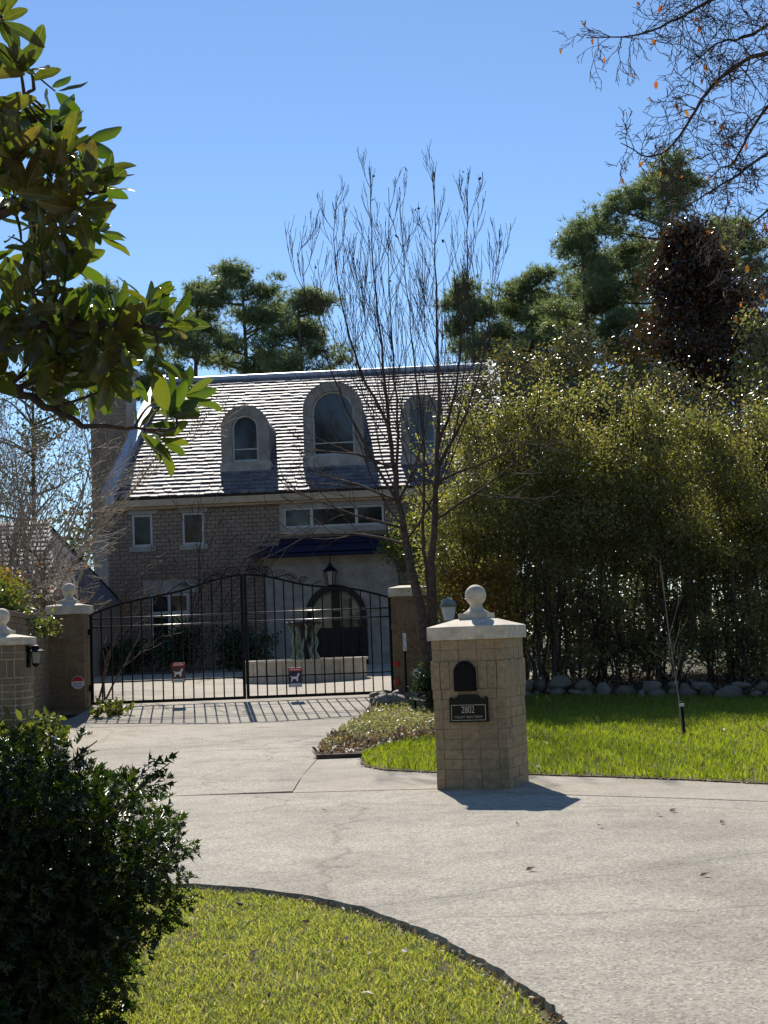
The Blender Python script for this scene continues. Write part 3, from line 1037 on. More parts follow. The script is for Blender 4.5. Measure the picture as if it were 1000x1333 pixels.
# gate piers
gp_c = [('st', .1, 0)] * 13 + [('st', .1, .015)] + [('soldier', .40, 0)] + [('st', .06, .012)]
gl, H3 = brick_pier('gate_pillar', 'brown brick gate pillar with stone ball and octagonal warning sign', (-6.30, 28.2, .40), 0, .70, gp_c, 'brick_gate', 'mortar_tan', .008, .78, .17, .05, (.13, 1.15))
gr_, H4 = brick_pier('gate_pillar', 'brown brick gate pillar behind the bare tree trunks', (.42, 28.2, .42), 0, .70, gp_c + [('st', .08, 0)], 'brick_gate', 'mortar_tan', .008, .80, .17, .05)

# low wall running from the street pillar to the gate pillar
bw = thing('garden_wall', 'dark brown brick wall between the street pillar and the gate pillar', 'wall', (-6.35, 24.8, g_h(24.8)))
ang = math.atan2(27.8 - 21.55, -6.4 + 5.6)
Ln = 6.3
Mx = Matrix.Rotation(ang, 4, 'Z')
core = MB().box(-Ln / 2, Ln / 2, -.09, .09, -.2, 1.95, Mx).build('mortar_core', 'mortar_tan', bw)
wb = MB()
for c in range(20):
    x = -Ln / 2 - (.11 if c % 2 else 0)
    while x < Ln / 2:
        a, b = max(x, -Ln / 2), min(x + .21, Ln / 2)
        if b - a > .03:
            o_ = random.uniform(-.003, .003)
            for s in (-1, 1):
                y0 = s * .085
                wb.box(a + .005, b - .005, min(y0, s * .11) + o_, max(y0, s * .11) + o_, c * .097 + .004, c * .097 + .091, Mx)
        x += .22
o = wb.build('brick_facing', 'brick_brown', bw)
o['kind'] = 'stuff'
MB().box(-Ln / 2, Ln / 2, -.14, .14, 1.951, 2.03, Mx).build('coping', 'brick_brown', bw, bevel=.01)

# ------------------------------------------------------------------ gates
GY = 28.15
TOPL = [(-5.87, 2.24), (-5.45, 2.39), (-5.05, 2.48), (-4.55, 2.555), (-4.0, 2.66), (-3.55, 2.80), (-3.2, 2.88), (-2.90, 2.92)]
TOPR = [(-2.80, 2.92), (-2.4, 2.88), (-2.0, 2.77), (-1.6, 2.66), (-1.1, 2.60), (-.65, 2.56), (-.3, 2.46), (.04, 2.36)]


def gate_leaf(label, x0, x1, top, hinge):
    zb = .47
    t = thing('iron_gate', label, 'gate', ((x0 + x1) / 2, GY, g_h(GY)), 0, 'driveway gate leaves')
    ox, oz = (x0 + x1) / 2, g_h(GY)
    tx, tz = zip(*top)
    # smooth top
    xx = np.linspace(x0, x1, 25)
    from_z = np.interp(xx, tx, tz)
    k = np.array([1, 2, 1]) / 4
    sm = from_z.copy()
    for _ in range(3):
        sm[1:-1] = np.convolve(sm, k, 'valid')
    f_top = lambda x: float(np.interp(x, xx, sm))
    o3 = (ox, GY, oz)
    for x in (x0, x1):
        MB().box(x - .028, x + .028, GY - .028, GY + .028, zb, f_top(x)).build('stile', 'iron', t, o3)
    mb = MB()
    mb.tube([(x, GY, z) for x, z in zip(xx, sm)], .024, 6)
    mb.build('top_rail', 'iron', t, o3)
    for z in (2.155, 1.985):
        MB().tube([(x0, GY, z), (x1, GY, z)], .017, 8).build('rail', 'iron_gloss', t, o3, smooth=True)
    for z, hh in ((.90, .014), (.50, .03)):
        MB().box(x0, x1, GY - .016, GY + .016, z - hh, z + hh).build('rail', 'iron', t, o3)
    n = 15
    for i in range(1, n):
        x = x0 + (x1 - x0) * i / n
        MB().box(x - .0125, x + .0125, GY - .0125, GY + .0125, zb, f_top(x) - .01).build('bar', 'iron', t, o3)
    # scrolls standing on the top rail
    xm = x1 if hinge < 0 else x0
    sgn = -1 if hinge < 0 else 1
    for cx, s, fl in [(.16, .14, 1), (.42, .15, -1), (.66, .15, 1), (.92, .13, -1), (1.15, .10, 1)]:
        x = xm + sgn * cx
        z = f_top(x) + .10
        pts = []
        for a in np.linspace(0, 4.2 * math.pi, 40):
            r = s * (1 - a / (4.6 * math.pi))
            pts.append((x + sgn * fl * r * math.cos(a), GY, z + .6 * r * math.sin(a)))
        MB().tube(pts, .008, 4).build('scroll', 'iron', t, o3)
    xe = xm + sgn * np.linspace(.02, 1.5, 20)
    pts = [(x, GY, f_top(x) + .06 + .07 * math.sin((x - xm) * 9)) for x in xe]
    MB().tube(pts, .008, 4).build('scroll', 'iron', t, o3)
    for z in (.8, 1.9):
        xh = x0 - .05 if hinge < 0 else x1 + .05
        MB().lathe([(.02, -.06), (.02, .06)], 8, (xh, GY, z)).build('hinge', 'iron', t, o3)
    return t


gate_leaf('black iron gate leaf with scrolls beside the ball topped gate pillar', -5.87, -2.875, TOPL, -1)
gate_leaf('black iron gate leaf with scrolls beside the gate pillar behind the tree', -2.805, .04, TOPR, 1)


def dog_sign(label, x, z, body):
    t = thing('warning_sign', label, 'sign', (x, GY - .04, z), R(2))
    MB().box(-.13, .13, -.006, .006, -.19, .19).build('board', body, t, bevel=.004)
    MB().box(-.125, .125, -.009, -.006, .12, .185).build('red_band', 'red_paint', t)
    MB().box(-.115, .115, -.009, -.006, -.18, -.12).build('text_band', 'white_paint', t)
    dog = [(-.085, -.08), (-.06, -.08), (-.045, -.03), (.02, -.035), (.03, -.08), (.055, -.08), (.06, .0), (.075, .04), (.095, .045), (.085, .07), (.06, .085), (.05, .06), (.03, .02), (-.05, .01), (-.075, .03), (-.095, .03), (-.07, -.01)]
    MB().prism(dog, -.010, -.006).build('dog_symbol', 'white_paint', t)
    MB().box(-.12, .12, -.0105, -.009, -.155, -.145).build('text_line', 'sign_navy', t)
    MB().box(-.1, .1, -.0105, -.009, .145, .16).build('text_line', 'white_paint', t)


dog_sign('brown dog warning sign hung on the left gate leaf', -4.16, 1.04, 'sign_brown')
dog_sign('navy dog warning sign hung on the right gate leaf', -1.87, .86, 'sign_navy')


def octagon(r, half=None):
    return [(r * math.cos(R(22.5 + 45 * i)), r * math.sin(R(22.5 + 45 * i))) for i in range(8)]


os_ = thing('octagon_sign', 'red and white octagonal beware sign on the ball topped gate pillar', 'sign', (-6.08, 27.83, .93))
MB().prism(octagon(.135), -.012, 0).build('board', 'white_paint', os_)
oc = octagon(.125)
top = [(x, z) for x, z in oc if z > .02] 
top = sorted(top, key=lambda p: math.atan2(p[1], p[0]))
MB().prism([(.122, .02)] + top + [(-.122, .02)], -.015, -.012).build('red_band', 'red_paint', os_)
lettering('BEWARE', .05, 'sign_navy', os_, (0, -.0135, -.025), (math.pi / 2, 0, 0), .9)
lettering('OF DOG', .05, 'sign_navy', os_, (0, -.0135, -.075), (math.pi / 2, 0, 0), .8)

# ------------------------------------------------------------------ the house
HZ = 0.0
house = thing('brick_house', 'brown brick house with slate roof and arched stone dormers behind the gate', 'house', (-5.0, 48.0, HZ), R(-3))
EZ = 6.85
SL = math.tan(R(32))
RID_V = 8.8
RID_Z = EZ + SL * RID_V
U0, U1 = -4.45, 9.25
Z0 = .6
OPEN = [(-3.59, -2.90, 5.05, 6.13), (-1.87, -1.13, 5.05, 6.16), (1.48, 5.03, 5.30, 6.53), (.95, 5.4, .6, 4.46), (-3.04, -1.70, 1.35, 3.42), (-3.74, -2.71, 6.13, 6.53), (-2.04, -1.0, 6.13, 6.53), (-3.29, -1.39, 3.42, 3.86),
        (-3.72, -2.78, 4.86, 5.05), (-2.0, -1.0, 4.86, 5.05), (.6, 5.4, 4.4, 5.0)]
wall = MB()
wall.box(U0, U1, .10, 17.4, Z0, EZ - .1)
# gable ends above the eaves
wall.add([(U0, .1, EZ - .1), (U0, RID_V, RID_Z - .25), (U0, 17.4, EZ - .1), (U0 + .3, .1, EZ - .1), (U0 + .3, RID_V, RID_Z - .25), (U0 + .3, 17.4, EZ - .1)],
         [(0, 1, 2), (3, 5, 4), (0, 3, 4, 1), (1, 4, 5, 2)])
wall.add([(U1, .1, EZ - .1), (U1, RID_V, RID_Z - .25), (U1, 17.4, EZ - .1), (U1 - .3, .1, EZ - .1), (U1 - .3, RID_V, RID_Z - .25), (U1 - .3, 17.4, EZ - .1)],
         [(0, 1, 2), (3, 5, 4), (0, 3, 4, 1), (1, 4, 5, 2)])
wall_o = wall.build('wall', 'mortar_house', house)
CH, BL, JT = .135, .285, .016
rest = MB()
nparts = 0
c = 0
z = Z0 + .25
while z < EZ - .35:
    x = U0 + (0 if c % 2 else -.15)
    while x < U1:
        a, b = max(x, U0), min(x + BL, U1)
        segs = [(a, b)]
        for (u0, u1, z0, z1) in OPEN:
            if z + CH * .5 > z0 and z + CH * .5 < z1:
                ns = []
                for s0, s1 in segs:
                    if s1 <= u0 or s0 >= u1:
                        ns.append((s0, s1))
                    else:
                        if s0 < u0:
                            ns.append((s0, u0))
                        if s1 > u1:
                            ns.append((u1, s1))
                segs = ns
        for s0, s1 in segs:
            if s1 - s0 < .05:
                continue
            o_ = random.uniform(-.006, .004)
            if 4.0 < z < 6.5 and s0 > -4.4 and s1 < 1.5 and nparts < 300:
                brick(wall_o, 'brick_house', ((s0 + s1) / 2, .055 + o_, z + CH / 2), (s1 - s0 - JT, .11, CH - JT))
                nparts += 1
            else:
                rest.box(s0 + JT / 2, s1 - JT / 2, o_, .11 + o_, z + JT / 2, z + CH - JT / 2)
        x += BL
    z += CH
    c += 1
o = rest.build('brick_facing', 'brick_house', wall_o)
o['kind'] = 'stuff'

# roof: deck and slates laid in courses
deck = MB()
deck.add([(U0 + .3, -.28, EZ - SL * .28), (U1 - .3, -.28, EZ - SL * .28), (U1 - .3, RID_V, RID_Z), (U0 + .3, RID_V, RID_Z), (U0 + .3, 17.9, EZ - SL * .28), (U1 - .3, 17.9, EZ - SL * .28)],
         [(0, 1, 2, 3), (3, 2, 5, 4)])
roof = deck.build('roof', 'roof_deck', house)
NC = 35
run = (RID_V + .28) / math.cos(R(32))
ex = run / NC
SLATE = []
for k in range(4):
    me = MB().box(-.5, .5, 0, 1, -.5, .5).mesh('slate')
    for v in me.vertices:
        v.co.x += random.uniform(-.03, .03)
        v.co.y += random.uniform(-.05, .05) if v.co.y < .5 else 0
    me.materials.append(M['slate'])
    SLATE.append(me)
th = .05
tilt = math.asin(min(.9, th / ex * .9))
rest = MB()
ns = 0
cosr, sinr = math.cos(R(32)), math.sin(R(32))
DORM = [(-.67, 1.02, 7.72, 9.96, -.34, .59, 7.98, 9.62), (2.23, 4.33, 7.75, 10.67, 2.52, 4.0, 8.07, 10.33), (5.64, 7.12, 7.68, 10.03, 5.92, 6.84, 7.95, 9.70)]
for c in range(NC):
    s = c * ex
    x = U0 + .32 - random.uniform(0, .3)
    while x < U1 - .32:
        w = random.uniform(.24, .40)
        a, b = max(x, U0 + .31), min(x + w, U1 - .31)
        x += w
        if b - a < .04:
            continue
        y = -.28 + s * cosr
        z = EZ - SL * .28 + s * sinr
        ang = R(32) - tilt + random.uniform(-.035, .035)
        ln = ex * 1.12
        lift = th * .9 + random.uniform(-.005, .007)
        sj = random.uniform(-.03, .03)
        pos = Vector(((a + b) / 2, y - sinr * lift + sj * cosr, z + cosr * lift + sj * sinr))
        if c < 12 and -4.2 < (a + b) / 2 < 4.4 and ns < 300:
            link('slate', random.choice(SLATE), None, roof, pos, (ang, 0, random.uniform(-.008, .008)), (b - a - .008, ln, th))
            ns += 1
        else:
            mt = Matrix.Translation(pos) @ Matrix.Rotation(ang, 4, 'X')
            rest.box(-(b - a - .008) / 2, (b - a - .008) / 2, 0, ln, -th / 2, th / 2, mt)
o = rest.build('slate_courses', 'slate', roof)
o['kind'] = 'stuff'
MB().tube([(U0 + .3, RID_V, RID_Z + .06), (U1 - .3, RID_V, RID_Z + .06)], .12, 8).build('ridge_cap', 'flashing', roof)
# raised coping on the two gable ends
for ux in (U0 - .08, U1 - .32):
    cp = MB()
    for v0, v1, z0, z1 in [(-.35, RID_V, EZ - SL * .35, RID_Z), (RID_V, 17.9, RID_Z, EZ - SL * .3)]:
        cp.add([(ux, v0, z0 - .15), (ux + .42, v0, z0 - .15), (ux + .42, v0, z0 + .32), (ux, v0, z0 + .32), (ux, v1, z1 - .15), (ux + .42, v1, z1 - .15), (ux + .42, v1, z1 + .32), (ux, v1, z1 + .32)],
               [(0, 1, 2, 3), (7, 6, 5, 4), (0, 4, 5, 1), (3, 2, 6, 7), (1, 5, 6, 2), (0, 3, 7, 4)])
    cp.build('gable_coping', 'flashing', roof)
MB().box(U0 - .1, U1 + .1, -.30, .10, EZ - .47, EZ - .24).build('cornice', 'cornice', house, bevel=.02)
MB().box(U0 - .05, U1 + .05, -.16, .10, EZ - .55, EZ - .472).build('cornice_moulding', 'cornice', house)

# chimney at the left end
ch = MB()
ch.box(-6.3, -4.95, 5.2, 7.0, .6, 12.3)
chim = ch.build('chimney', 'mortar_house', house)
cb = MB()
z = 6.0
c = 0
while z < 12.2:
    x = -6.32 - (.14 if c % 2 else 0)
    while x < -4.95:
        a, b = max(x, -6.32), min(x + BL, -4.93)
        if b - a > .04:
            cb.box(a + .008, b - .008, 5.17, 5.25, z + .008, z + CH - .008)
        x += BL
    z += CH
    c += 1
o = cb.build('brick_facing', 'brick_house', chim)
o['kind'] = 'stuff'
MB().box(-6.42, -4.83, 5.05, 7.12, 12.3, 12.5).build('chimney_cap', 'stone_grey', chim)


def win(u0, u1, z0, z1, panes=1, fw=.07, depth=.06, name='window', parent=None, splits=None):
    w = MB()
    f = []
    cuts = splits or [u0 + (u1 - u0) * i / panes for i in range(panes + 1)]
    w.box(u0, u1, .01, .095, z0, z0 + fw)
    w.box(u0, u1, .01, .095, z1 - fw, z1)
    w.box(u0, u0 + fw, .012, .095, z0 + fw, z1 - fw)
    w.box(u1 - fw, u1, .012, .095, z0 + fw, z1 - fw)
    for c in cuts[1:-1]:
        w.box(c - fw * .7, c + fw * .7, .012, .095, z0 + fw, z1 - fw)
    wo = w.build(name, 'frame_paint', parent or house)
    for a, b in zip(cuts, cuts[1:]):
        MB().box(a + fw * .8, b - fw * .8, depth, .094, z0 + fw * .8, z1 - fw * .8).build('pane', 'glass', wo)
    return wo


w1 = win(-3.59, -2.90, 5.05, 6.13)
MB().box(-3.74, -2.71, -.02, .10, 6.14, 6.53).build('lintel', 'stone_grey', w1)
MB().box(-3.72, -2.78, -.05, .10, 4.87, 5.045).build('sill', 'stone_grey', w1)
w2 = win(-1.87, -1.13, 5.05, 6.13)
MB().box(-2.04, -1.0, -.02, .10, 6.14, 6.53).build('lintel', 'stone_grey', w2)
MB().box(-2.0, -1.0, -.05, .10, 4.87, 5.045).build('sill', 'stone_grey', w2)
w3 = win(1.60, 5.0, 5.46, 6.14, 3, splits=[1.60, 2.55, 4.07, 5.0])
MB().box(1.46, 5.05, -.03, .10, 6.145, 6.54).build('lintel', 'stone_grey', w3)
MB().box(1.46, 5.05, -.06, .10, 5.26, 5.455).build('sill', 'stone_grey', w3)
MB().box(1.46, 1.598, -.01, .10, 5.456, 6.144).build('jamb', 'stone_grey', w3)
w4 = win(-3.04, -1.70, 1.35, 3.42, 2, fw=.09)
MB().box(-3.29, -1.39, -.03, .10, 3.425, 3.86).build('lintel', 'stone_grey', w4)
MB().box(-3.0, -1.74, .0, .06, 2.72, 2.82).build('transom', 'frame_paint', w4)

# stone entry with arched door
AC, AW, SZ = 3.27, 1.02, 2.45


def arch_prof(hw, z0, zs, n=18, cu=AC, rise=None):
    rise = rise or hw
    return [(cu - hw, z0), (cu - hw, zs)] + [(cu - hw * math.cos(math.pi * i / n), zs + rise * math.sin(math.pi * i / n)) for i in range(1, n)] + [(cu + hw, zs), (cu + hw, z0)]


sur = MB()
inner = arch_prof(AW, .75, SZ)
n_i = len(inner)
outer = []
for i in range(n_i):
    x, zz = inner[i]
    if i == 0:
        outer.append((.95, .75))
    elif i == n_i - 1:
        outer.append((5.4, .75))
    else:
        f = (i - 1) / (n_i - 3)
        if f < .2:
            outer.append((.95, .75 + (4.44 - .75) * f / .2))
        elif f > .8:
            outer.append((5.4, .75 + (4.44 - .75) * (1 - f) / .2))
        else:
            outer.append((.95 + (f - .2) / .6 * 4.45, 4.44))
sur.ring(outer, inner, -.12, .10)
entry = sur.build('entry_surround', 'stone_grey', house)
MB().box(.9, 5.45, -.17, .10, 4.22, 4.46).build('entry_cornice', 'stone_grey', house)
for i, uu in enumerate((1.35, 1.95)):
    MB().box(uu, uu + .012, -.122, -.11, .8, 4.2).build('stone_joint', 'mortar_house', entry)
for zz in (1.5, 2.2, 2.9, 3.55):
    MB().box(.96, 2.15, -.1225, -.11, zz, zz + .012).build('stone_joint', 'mortar_house', entry)
door = MB()
door.ring(arch_prof(AW + .02, .75, SZ), arch_prof(AW - .17, .75, SZ), -.16, .08)
dr = door.build('door', 'dark_wood', house)
lower = MB()
lower.box(AC - .86, AC + .86, .02, .085, .75, 2.05)
lower.build('door_panel', 'dark_wood', dr)
for s in (-1, 1):
    pz = []
    for i in range(13):
        a = math.pi / 2 * i / 12
        pz.append((AC + s * (.13 + .66 * math.cos(a)), SZ + .74 * math.sin(a)))
    prof = [(AC + s * .13, 2.05), (AC + s * .79, 2.05)] + pz
    if s < 0:
        prof = prof[::-1]
    MB().prism(prof, .05, .08).build('pane', 'glass', dr)
    MB().box(AC + s * .46 - .02, AC + s * .46 + .02, .03, .06, 2.05, 3.0).build('glazing_bar', 'dark_wood', dr)
MB().box(AC - .13, AC + .13, .0, .085, 2.05, 3.4).build('centre_stile', 'dark_wood', dr)
for s in (-1, 1):
    MB().box(AC + s * .45 - .3, AC + s * .45 + .3, -.0, .02, 1.1, 1.85).build('raised_panel', 'dark_wood', dr, bevel=.02)
# stepped navy canopy over the entry
cn = MB()
for (a, z0, z1, v0, v1) in [(.53, 4.465, 4.60, -.75, -.62), (.78, 4.60, 4.86, -.68, -.42), (1.46, 4.86, 5.12, -.46, -.12)]:
    cn.add([(a, v0, z0), (5.75, v0, z0), (5.75, .1, z0), (a, .1, z0), (a + .02, v1, z1), (5.75, v1, z1), (5.75, .1, z1), (a + .02, .1, z1)],
           [(3, 2, 1, 0), (0, 1, 5, 4), (1, 2, 6, 5), (2, 3, 7, 6), (3, 0, 4, 7), (4, 5, 6, 7)])
cn.build('canopy', 'navy', house, bevel=.012)
for i in range(8):
    uu = 1.7 + i * .5
    MB().box(uu, uu + .03, -.7, -.45, 4.62, 4.88, None)
# dormers
for (a, b, z0, z1, ia, ib, iz0, iz1) in DORM:
    cu, hw, ihw = (a + b) / 2, (b - a) / 2, (ib - ia) / 2
    icu = cu
    v = (z0 - EZ) / SL
    zs, izs = z1 - hw * .95, iz1 - ihw
    d = MB()
    d.ring(arch_prof(hw, z0 - .02, zs, 18, cu, z1 - zs), arch_prof(ihw, z0 - .02, izs, 18, icu), v - .16, v + .12)
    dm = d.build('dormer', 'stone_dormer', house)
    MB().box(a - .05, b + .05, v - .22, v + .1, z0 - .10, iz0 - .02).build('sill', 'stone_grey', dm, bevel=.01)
    fr = MB()
    fr.ring(arch_prof(ihw, iz0 - .02, izs, 18, icu), arch_prof(ihw - .07, iz0 - .02, izs, 18, icu), v - .02, v + .08)
    fr.box(icu - ihw + .07, icu + ihw - .07, v - .02, v + .08, iz0 - .02, iz0 + .07)
    fr.box(icu - ihw + .07, icu + ihw - .07, v + .0, v + .05, iz0 + .42, iz0 + .46)
    fr.build('window_frame', 'frame_paint', dm)
    MB().prism(arch_prof(ihw - .05, iz0, izs, 18, icu), v + .052, v + .085).build('pane', 'glass', dm)
    body = MB()
    back = (z1 - EZ) / SL + .3
    pr = arch_prof(hw - .06, z0 - .3, zs, 18, cu, z1 - zs - .06)
    body.prism(pr, v + .121, back)
    body.build('dormer_body', 'slate', dm)
# roof vent pipes
vp = MB()
vp.tube([(-1.35, -.35, 4.2), (-1.35, -.35, 6.2), (-1.35, -.42, 7.6)], .025, 6)
lan2 = thing('entry_lantern', 'blue black hanging lantern above the arched front door', 'lantern', (-5.0 + 3.13 * math.cos(R(-3)) - .0, 48.0 + 3.13 * math.sin(R(-3)) - .45, 3.45), R(-3))
MB().lathe([(.02, .78), (.05, .70), (.10, .62), (.24, .50), (.24, .46)], 6).build('hood', 'navy', lan2)
MB().lathe([(.12, .02), (.20, .46)], 6).build('lamp_glass', 'lamp_glass', lan2)
for i in range(6):
    a = math.pi / 3 * i
    MB().tube([(.125 * math.cos(a), .125 * math.sin(a), .02), (.205 * math.cos(a), .205 * math.sin(a), .46)], .013, 4).build('lantern_rib', 'black_metal', lan2)
MB().lathe([(.02, -.06), (.1, -.02), (.12, .02)], 6).build('lantern_base', 'black_metal', lan2)
MB().tube([(0, 0, .76), (0, 0, .92), (0, .33, .96)], .02, 6).build('bracket', 'black_metal', lan2)

# side building at far left with a sunlit slate roof
sb = thing('side_building', 'low side building with sunlit slate roof at the left edge', 'building', (-9.4, 40.0, .6), R(-3))
MB().box(-7, 0, .1, 8, -.3, 2.55).build('wall', 'brick_house', sb)
MB().add([(0, .1, 2.55), (-1.35, 4.05, 5.0), (0, 8, 2.55), (-.2, .1, 2.5), (-1.55, 4.05, 4.95), (-.2, 8, 2.5)], [(0, 2, 1), (3, 4, 5), (0, 1, 4, 3), (1, 2, 5, 4)]).build('hip_roof_end', 'slate', sb)
dk = MB()
dk.add([(.1, -.25, 2.45), (-7, -.25, 2.45), (-7, 4.05, 5.05), (-1.3, 4.05, 5.05), (-7, 8.3, 2.45), (.1, 8.3, 2.45)], [(0, 3, 2, 1), (3, 5, 4, 2)])
sroof = dk.build('roof', 'roof_deck', sb)
rest = MB()
a32 = math.atan2(2.6, 4.3)
rl = math.hypot(2.6, 4.3)
for c in range(17):
    s = c * rl / 17
    x = -7.0
    xe = .12 - 1.4 * c / 17
    while x < xe - .02:
        w = random.uniform(.24, .4)
        b = min(x + w, xe)
        pos = Vector(((x + b) / 2, -.25 + s * math.cos(a32) - .02, 2.45 + s * math.sin(a32) + .035 + random.uniform(-.005, .006)))
        mt = Matrix.Translation(pos) @ Matrix.Rotation(a32 - .09 + random.uniform(-.02, .02), 4, 'X')
        rest.box(-(b - x) / 2 + .004, (b - x) / 2 - .004, 0, rl / 17 * 1.12, -.017, .017, mt)
        x = b if b < x + w - 1e-6 else x + w
        if b >= xe:
            break
o = rest.build('slate_courses', 'slate', sroof)
o['kind'] = 'stuff'

# ------------------------------------------------------------------ fountain
fo = thing('fountain', 'round stone fountain basin with tiered centrepiece behind the right gate leaf', 'fountain', (-2.22, 37.65, g_h(37.6) - .03))
n = 20
bas = MB()
bas.lathe([(1.60, 0), (1.60, .50), (1.66, .51), (1.66, .57), (1.36, .57), (1.36, .30), (.01, .30)], 40)
bas.build('basin', 'basin', fo)
for i in range(n):
    a = 2 * math.pi * i / n
    MB().box(-.008, .008, -.012, .012, .02, .5, Matrix.Rotation(a, 4, 'Z') @ Matrix.Translation((1.598, 0, 0))).build('joint', 'mortar_tan', fo)
MB().lathe([(.36, .3), (.34, .42), (.16, .5), (.08, .9), (.10, 1.2), (.16, 1.42), (.50, 1.5), (.50, 1.53), (.05, 1.48)], 20).build('pedestal', 'bronze', fo, smooth=True)
for i in range(8):
    a = 2 * math.pi * i / 8
    pts = [(r * math.cos(a + .25 * math.sin(z * 6)), r * math.sin(a + .25 * math.sin(z * 6)), z) for r, z in [(.36, .42), (.34, .6), (.27, .8), (.33, 1.0), (.28, 1.2), (.40, 1.42), (.47, 1.56)]]
    MB().tube(pts, [.05, .045, .04, .04, .035, .03, .012], 5).build('sculpted_frond', 'verdigris', fo, smooth=True)
MB().lathe([(.08, 1.48), (.06, 1.7), (.1, 1.82), (.28, 1.88), (.30, 1.92), (.05, 1.9)], 18).build('upper_bowl', 'dark_leaf_green_metal', fo, smooth=True)
MB().lathe([(.04, 1.88), (.05, 1.98), (.02, 2.05), (.045, 2.1), (.005, 2.2)], 12).build('finial_ball', 'dark_leaf_green_metal', fo, smooth=True)

# ------------------------------------------------------------------ stones round the bed
def stone_mesh():
    bm = bmesh.new()
    bmesh.ops.create_icosphere(bm, subdivisions=2, radius=.5)
    sd_ = [random.uniform(-1, 1) for _ in range(9)]
    for v in bm.verts:
        c = v.co.normalized()
        f = 1 + .18 * math.sin(3 * c.x + sd_[0] * 3) + .14 * math.sin(4 * c.y + sd_[1] * 3) + .12 * math.sin(5 * c.z + sd_[2] * 4)
        v.co = c * .5 * f
    me = bpy.data.meshes.new('stone')
    bm.to_mesh(me)
    bm.free()
    me.polygons.foreach_set('use_smooth', [True] * len(me.polygons))
    me.materials.append(M['stone_river'])
    return me


STONES = [stone_mesh() for _ in range(7)]
rb = thing('stone_border', 'row of pale rounded stones edging the bed under the tall hedge', 'stones', (4.9, 26.6, g_h(26.6)))
for row, (zo, off) in enumerate([(.04, 0), (.17, .16)]):
    x = 1.5
    while x < 9.2:
        y = float(np.interp(x, [1.5, 2.7, 4.9, 6.8, 9.5], [26.6, 27.25, 26.55, 25.55, 25.4])) + off + random.uniform(-.08, .08)
        w = random.uniform(.22, .52)
        if not (row == 1 and random.random() < .25):
            link('stone', random.choice(STONES), None, rb, (x - 4.9, y - 26.6, zo + random.uniform(-.03, .06) + g_h(y) - g_h(26.6)), (random.uniform(-.3, .3), random.uniform(-.3, .3), random.uniform(0, 6.3)), (w, w * random.uniform(.6, .9), w * random.uniform(.45, .75)))
        x += w * random.uniform(.75, 1.0)
rp = thing('stone_pile', 'low heap of grey stones beside the right gate leaf', 'stones', (.3, 27.0, g_h(27)))
for i in range(46):
    x = random.uniform(-.65, 1.25)
    y = random.uniform(-.7, .75) + (0.5 if x > .3 else 0) * .6
    w = random.uniform(.14, .36)
    link('stone', random.choice(STONES), None, rp, (x, y, random.uniform(.0, .1) + .1 * max(0, x) + g_h(27 + y) - g_h(27)), (random.uniform(-.4, .4), random.uniform(-.4, .4), random.uniform(0, 6.3)), (w, w * random.uniform(.6, .9), w * random.uniform(.4, .6)))
big = thing('boulder', 'long dark boulder on the stone heap near the gate', 'boulder', (.02, 26.35, g_h(26.35) + .1))
link('stone', STONES[0], None, big, (0, 0, 0), (0, .1, .3), (.62, .4, .3))

# small fixtures by the right gate pillar
sg = thing('security_sign', 'small white octagonal yard sign by the right gate pillar', 'sign', (.52, 26.3, g_h(26.3)), R(-4))
MB().prism([(x, z + .62) for x, z in octagon(.105)], -.01, .01).build('board', 'white_paint', sg)
MB().prism([(-.08, .60), (.08, .60), (.08, .65), (-.08, .65)], -.013, -.01).build('text_band', 'sign_navy', sg)
MB().tube([(0, .0, 0), (0, .0, .54)], .008, 6).build('stake', 'frame_paint', sg)
mk = thing('marker_stake', 'thin stake with white top against the right gate pillar', 'stake', (.30, 27.5, g_h(27.5)), 0)
MB().box(-.02, .02, -.012, .012, 0, .93).build('post', 'black_metal', mk)
MB().box(-.035, .035, -.02, .02, .93, 1.27).build('white_top', 'white_paint', mk)
sp = thing('path_light', 'small black path light with flat pale top on the ground cover', 'lamp', (.42, 25.2, g_h(25.2)))
MB().tube([(0, 0, 0), (0, 0, .26)], .02, 6).build('stem', 'black_metal', sp)
MB().box(-.16, .12, -.07, .07, .26, .29, Matrix.Rotation(R(12), 4, 'Y')).build('hood', 'limestone', sp, bevel=.006)
rx = thing('gate_reflector', 'small red reflector on the right gate pillar', 'reflector', (.13, 27.835, 1.05))
MB().lathe([(.055, 0), (.06, .01), (.05, .025)], 14).build('lens', 'red_paint', rx).rotation_euler = (math.pi / 2, 0, 0)
MB().box(-.03, .03, -.02, .012, -.42, -.28).build('housing', 'red_paint', rx)
gl_ = thing('garden_lamp', 'grey domed garden lamp behind the mailbox pillar', 'lamp', (1.12, 26.2, g_h(26.2)))
MB().tube([(0, 0, 0), (0, 0, 1.6)], .04, 8).build('post', 'dark_leaf_green_metal', gl_)
MB().lathe([(.09, 1.58), (.14, 1.82)], 12).build('lamp_glass', 'white_paint', gl_)
MB().lathe([(.16, 1.82), (.155, 1.87), (.12, 1.94), (.05, 1.98), (.01, 2.0)], 16).build('hood', 'dark_leaf_green_metal', gl_, smooth=True)

